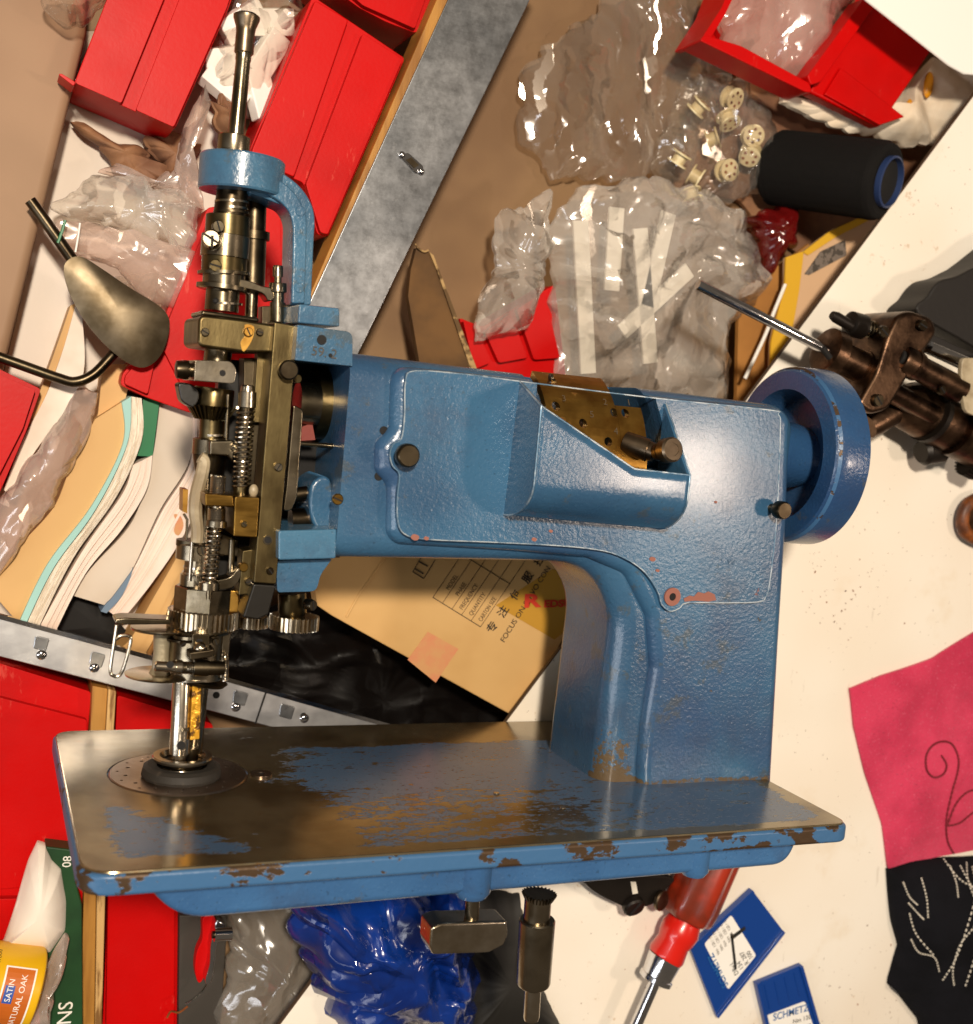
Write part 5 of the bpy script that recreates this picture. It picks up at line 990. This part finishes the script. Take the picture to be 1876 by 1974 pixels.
text('SCHMETZ', .0078, 'ink_blue', (1404, 1898), (1366, 1820), .0049, pk, sx=.92, bold=.0001)
for k, (s_, a) in enumerate((('DBx1', (1424, 1876)), ('134', (1434, 1866)), ('R 287', (1444, 1856)), ('100', (1452, 1846)))): text(s_, .0052, 'ink_black', a, (a[0] - 18, a[1] - 36), .0049, pk)
for k in range(5): text('Nm  120 / 19', .0034, 'ink', (1388 + k * 7, 1838 - k * 8), (1376 + k * 7, 1814 - k * 8), .0049, pk)
mk('pen_mark', prism([(1408, 1800), (1413, 1800), (1421, 1868), (1416, 1870)], .0051, .0049), 'ink_black', pk); mk('pen_mark', prism([(1408, 1806), (1436, 1786), (1438, 1792), (1410, 1814)], .0051, .0049), 'ink_black', pk)
pk2 = pack('blue needle pack cut off by the bottom edge of the picture', (1457, 1896), (1546, 1860), (1610, 2080), (1500, 2080), [(1478, 1958), (1552, 1930), (1596, 2060), (1512, 2070)])
text('SCHMETZ', .0082, 'ink_blue', (1490, 1968), (1548, 1951), .0049, pk2, sx=.92, bold=.0001); text('Nm 120', .0052, 'ink_black', (1528, 1974), (1558, 1965), .0049, pk2); text('SIZE 19', .0046, 'ink_black', (1534, 1988), (1562, 1980), .0049, pk2); text('16', .0052, 'ink_black', (1503, 1988), (1530, 1980), .0049, pk2)
for k in range(4):
    q = W(1474 + k * 19, 1900 - k * 8, .0046); q2 = W(1484 + k * 19, 1945 - k * 8, .0046); mk('rib', tube([q, q2], .0006, 6), 'pack_blue', pk2)
# black clamp part
cp = thing('black_clamp', 'small black metal clamp with slotted screws next to the screwdriver handle', 'clamp', tuple(W(1210, 1730, 0)))
mk('body', extr([W(u, v, .020) for u, v in sm2([(1120, 1690), (1290, 1690), (1285, 1715), (1262, 1742), (1218, 1752), (1180, 1738), (1150, 1722), (1130, 1705)], 4)], (0, 0, -.018)), 'black_metal', cp, bevel=.002)
slot_screw(1219, 1742, .019, 22, .005, 'black_metal', ax=(0, -.5, 1), ang=70, parent=cp); slot_screw(1272, 1735, .021, 20, .003, 'bronze', ax=(.4, 0, 1), slot=False, parent=cp, name='washer')
mk('white_gap', prism([(1216, 1700), (1226, 1700), (1230, 1722), (1220, 1724)], .0204, .0201), 'cotton', cp)
# pink felt and black cloth
ff = mk('pink_felt', crumple([(1638, 1328), (1700, 1302), (1800, 1270), (1876, 1222), (2020, 1130), (2020, 1660), (1876, 1640), (1800, 1652), (1712, 1678), (1700, 1590), (1668, 1490), (1645, 1400)],   .0022, .004, 91, .0034, 16, 24, 130, ridge=False, under=.0004), 'felt_pink', ang=70); tag(ff, 'pink felt piece with dark red embroidered scrolls', 'felt')
bc_ = mk('black_cloth', crumple([(1712, 1678), (1760, 1664), (1830, 1652), (1900, 1645), (2020, 1640), (2020, 2060), (1790, 2060), (1775, 1960), (1735, 1905), (1715, 1890), (1728, 1845), (1738, 1815), (1725, 1770), (1718, 1720)], .003, .030, 92, .010, 16, 26, 130, pw=.75, ridge=False, under=.0005), 'cloth_black', ang=70); tag(bc_, 'crumpled black cloth with white chain stitching in the lower right corner', 'cloth')
bvh = None
from mathutils.bvhtree import BVHTree
bvh = BVHTree.FromPolygons([v.co.copy() for v in bc_.data.vertices], [tuple(p.vertices) for p in bc_.data.polygons])
bvf = BVHTree.FromPolygons([v.co.copy() for v in ff.data.vertices], [tuple(p.vertices) for p in ff.data.polygons])
def onto(bv, u, v):
    h = bv.ray_cast(CAM, ray(u, v).normalized()); return h[0]
for pth in ([(1838, 1645), (1826, 1620), (1824, 1580), (1834, 1530), (1845, 1490), (1847, 1462), (1836, 1436), (1818, 1429), (1798, 1436), (1785, 1456), (1786, 1484), (1800, 1498), (1818, 1492), (1824, 1474), (1814, 1456)], [(1826, 1590), (1842, 1550), (1866, 1526), (1900, 1520)], [(1826, 1592), (1850, 1586), (1876, 1566), (1900, 1560)]):
    fine = [onto(bvf, p.x, p.y) for p in smooth([(u, v, 0) for u, v in pth], 14)]
    fine = [p + Vector((0, 0, .0004)) for p in fine if p is not None]; gs = [tube(fine, .0006, 6)]
    for k in range(0, len(fine) - 3, 3): gs.append(tube([fine[k], fine[k + 1] + Vector((0, 0, .0004)), fine[k + 2]], .0009, 5))
    mk('embroidery', join(*gs), 'felt_thread', ff)
for pth in ([(1775, 1692), (1785, 1730), (1788, 1770)], [(1750, 1740), (1770, 1762), (1780, 1772)], [(1850, 1668), (1870, 1705), (1890, 1730)], [(1873, 1670), (1880, 1720), (1862, 1790), (1840, 1850), (1815, 1890)], [(1900, 1680), (1890, 1790), (1876, 1850), (1858, 1905)], [(1752, 1760), (1765, 1800), (1800, 1842)], [(1818, 1655), (1850, 1695), (1890, 1715)], [(1755, 1810), (1770, 1835), (1800, 1845), (1810, 1875)], [(1830, 1668), (1842, 1700), (1846, 1730)], [(1862, 1662), (1866, 1700), (1884, 1742), (1900, 1760)], [(1740, 1700), (1752, 1728), (1768, 1744)], [(1905, 1720), (1880, 1780), (1850, 1820), (1836, 1866), (1838, 1900)]):
    fine = [onto(bvh, p.x, p.y) for p in smooth([(u, v, 0) for u, v in pth], 26)]
    fine = [p + Vector((0, 0, .0007)) for p in fine if p is not None]; gs = []
    for k in range(0, len(fine) - 3, 4): gs.append(tube([fine[k], fine[k + 1] + Vector((0, 0, .0003)), fine[k + 2]], .0006, 5))
    if gs: mk('white_stitching', join(*gs), 'cotton', bc_)

rnd = random.Random(12)
gs = []
for k in range(170):
    u, v = (1000 + rnd.random() * 900, 350 + rnd.random() * 1640) if k % 3 else (1620 + rnd.gauss(0, 50), 1130 + rnd.gauss(0, 45))
    if u < LINE(v) + 12: continue
    P = W(u, v, .0004); q = .00022 + .0005 * rnd.random() ** 3; a = rnd.random() * 3.1
    gs.append(box(P, (q * (1 + 2 * rnd.random()), q, .0004), Matrix.Rotation(a, 3, 'Z')))
dust = mk('dust_crumbs', join(*gs), 'leather', flat=True); tag(dust, 'fine dark crumbs scattered over the white bench', 'crumbs', kind='stuff')
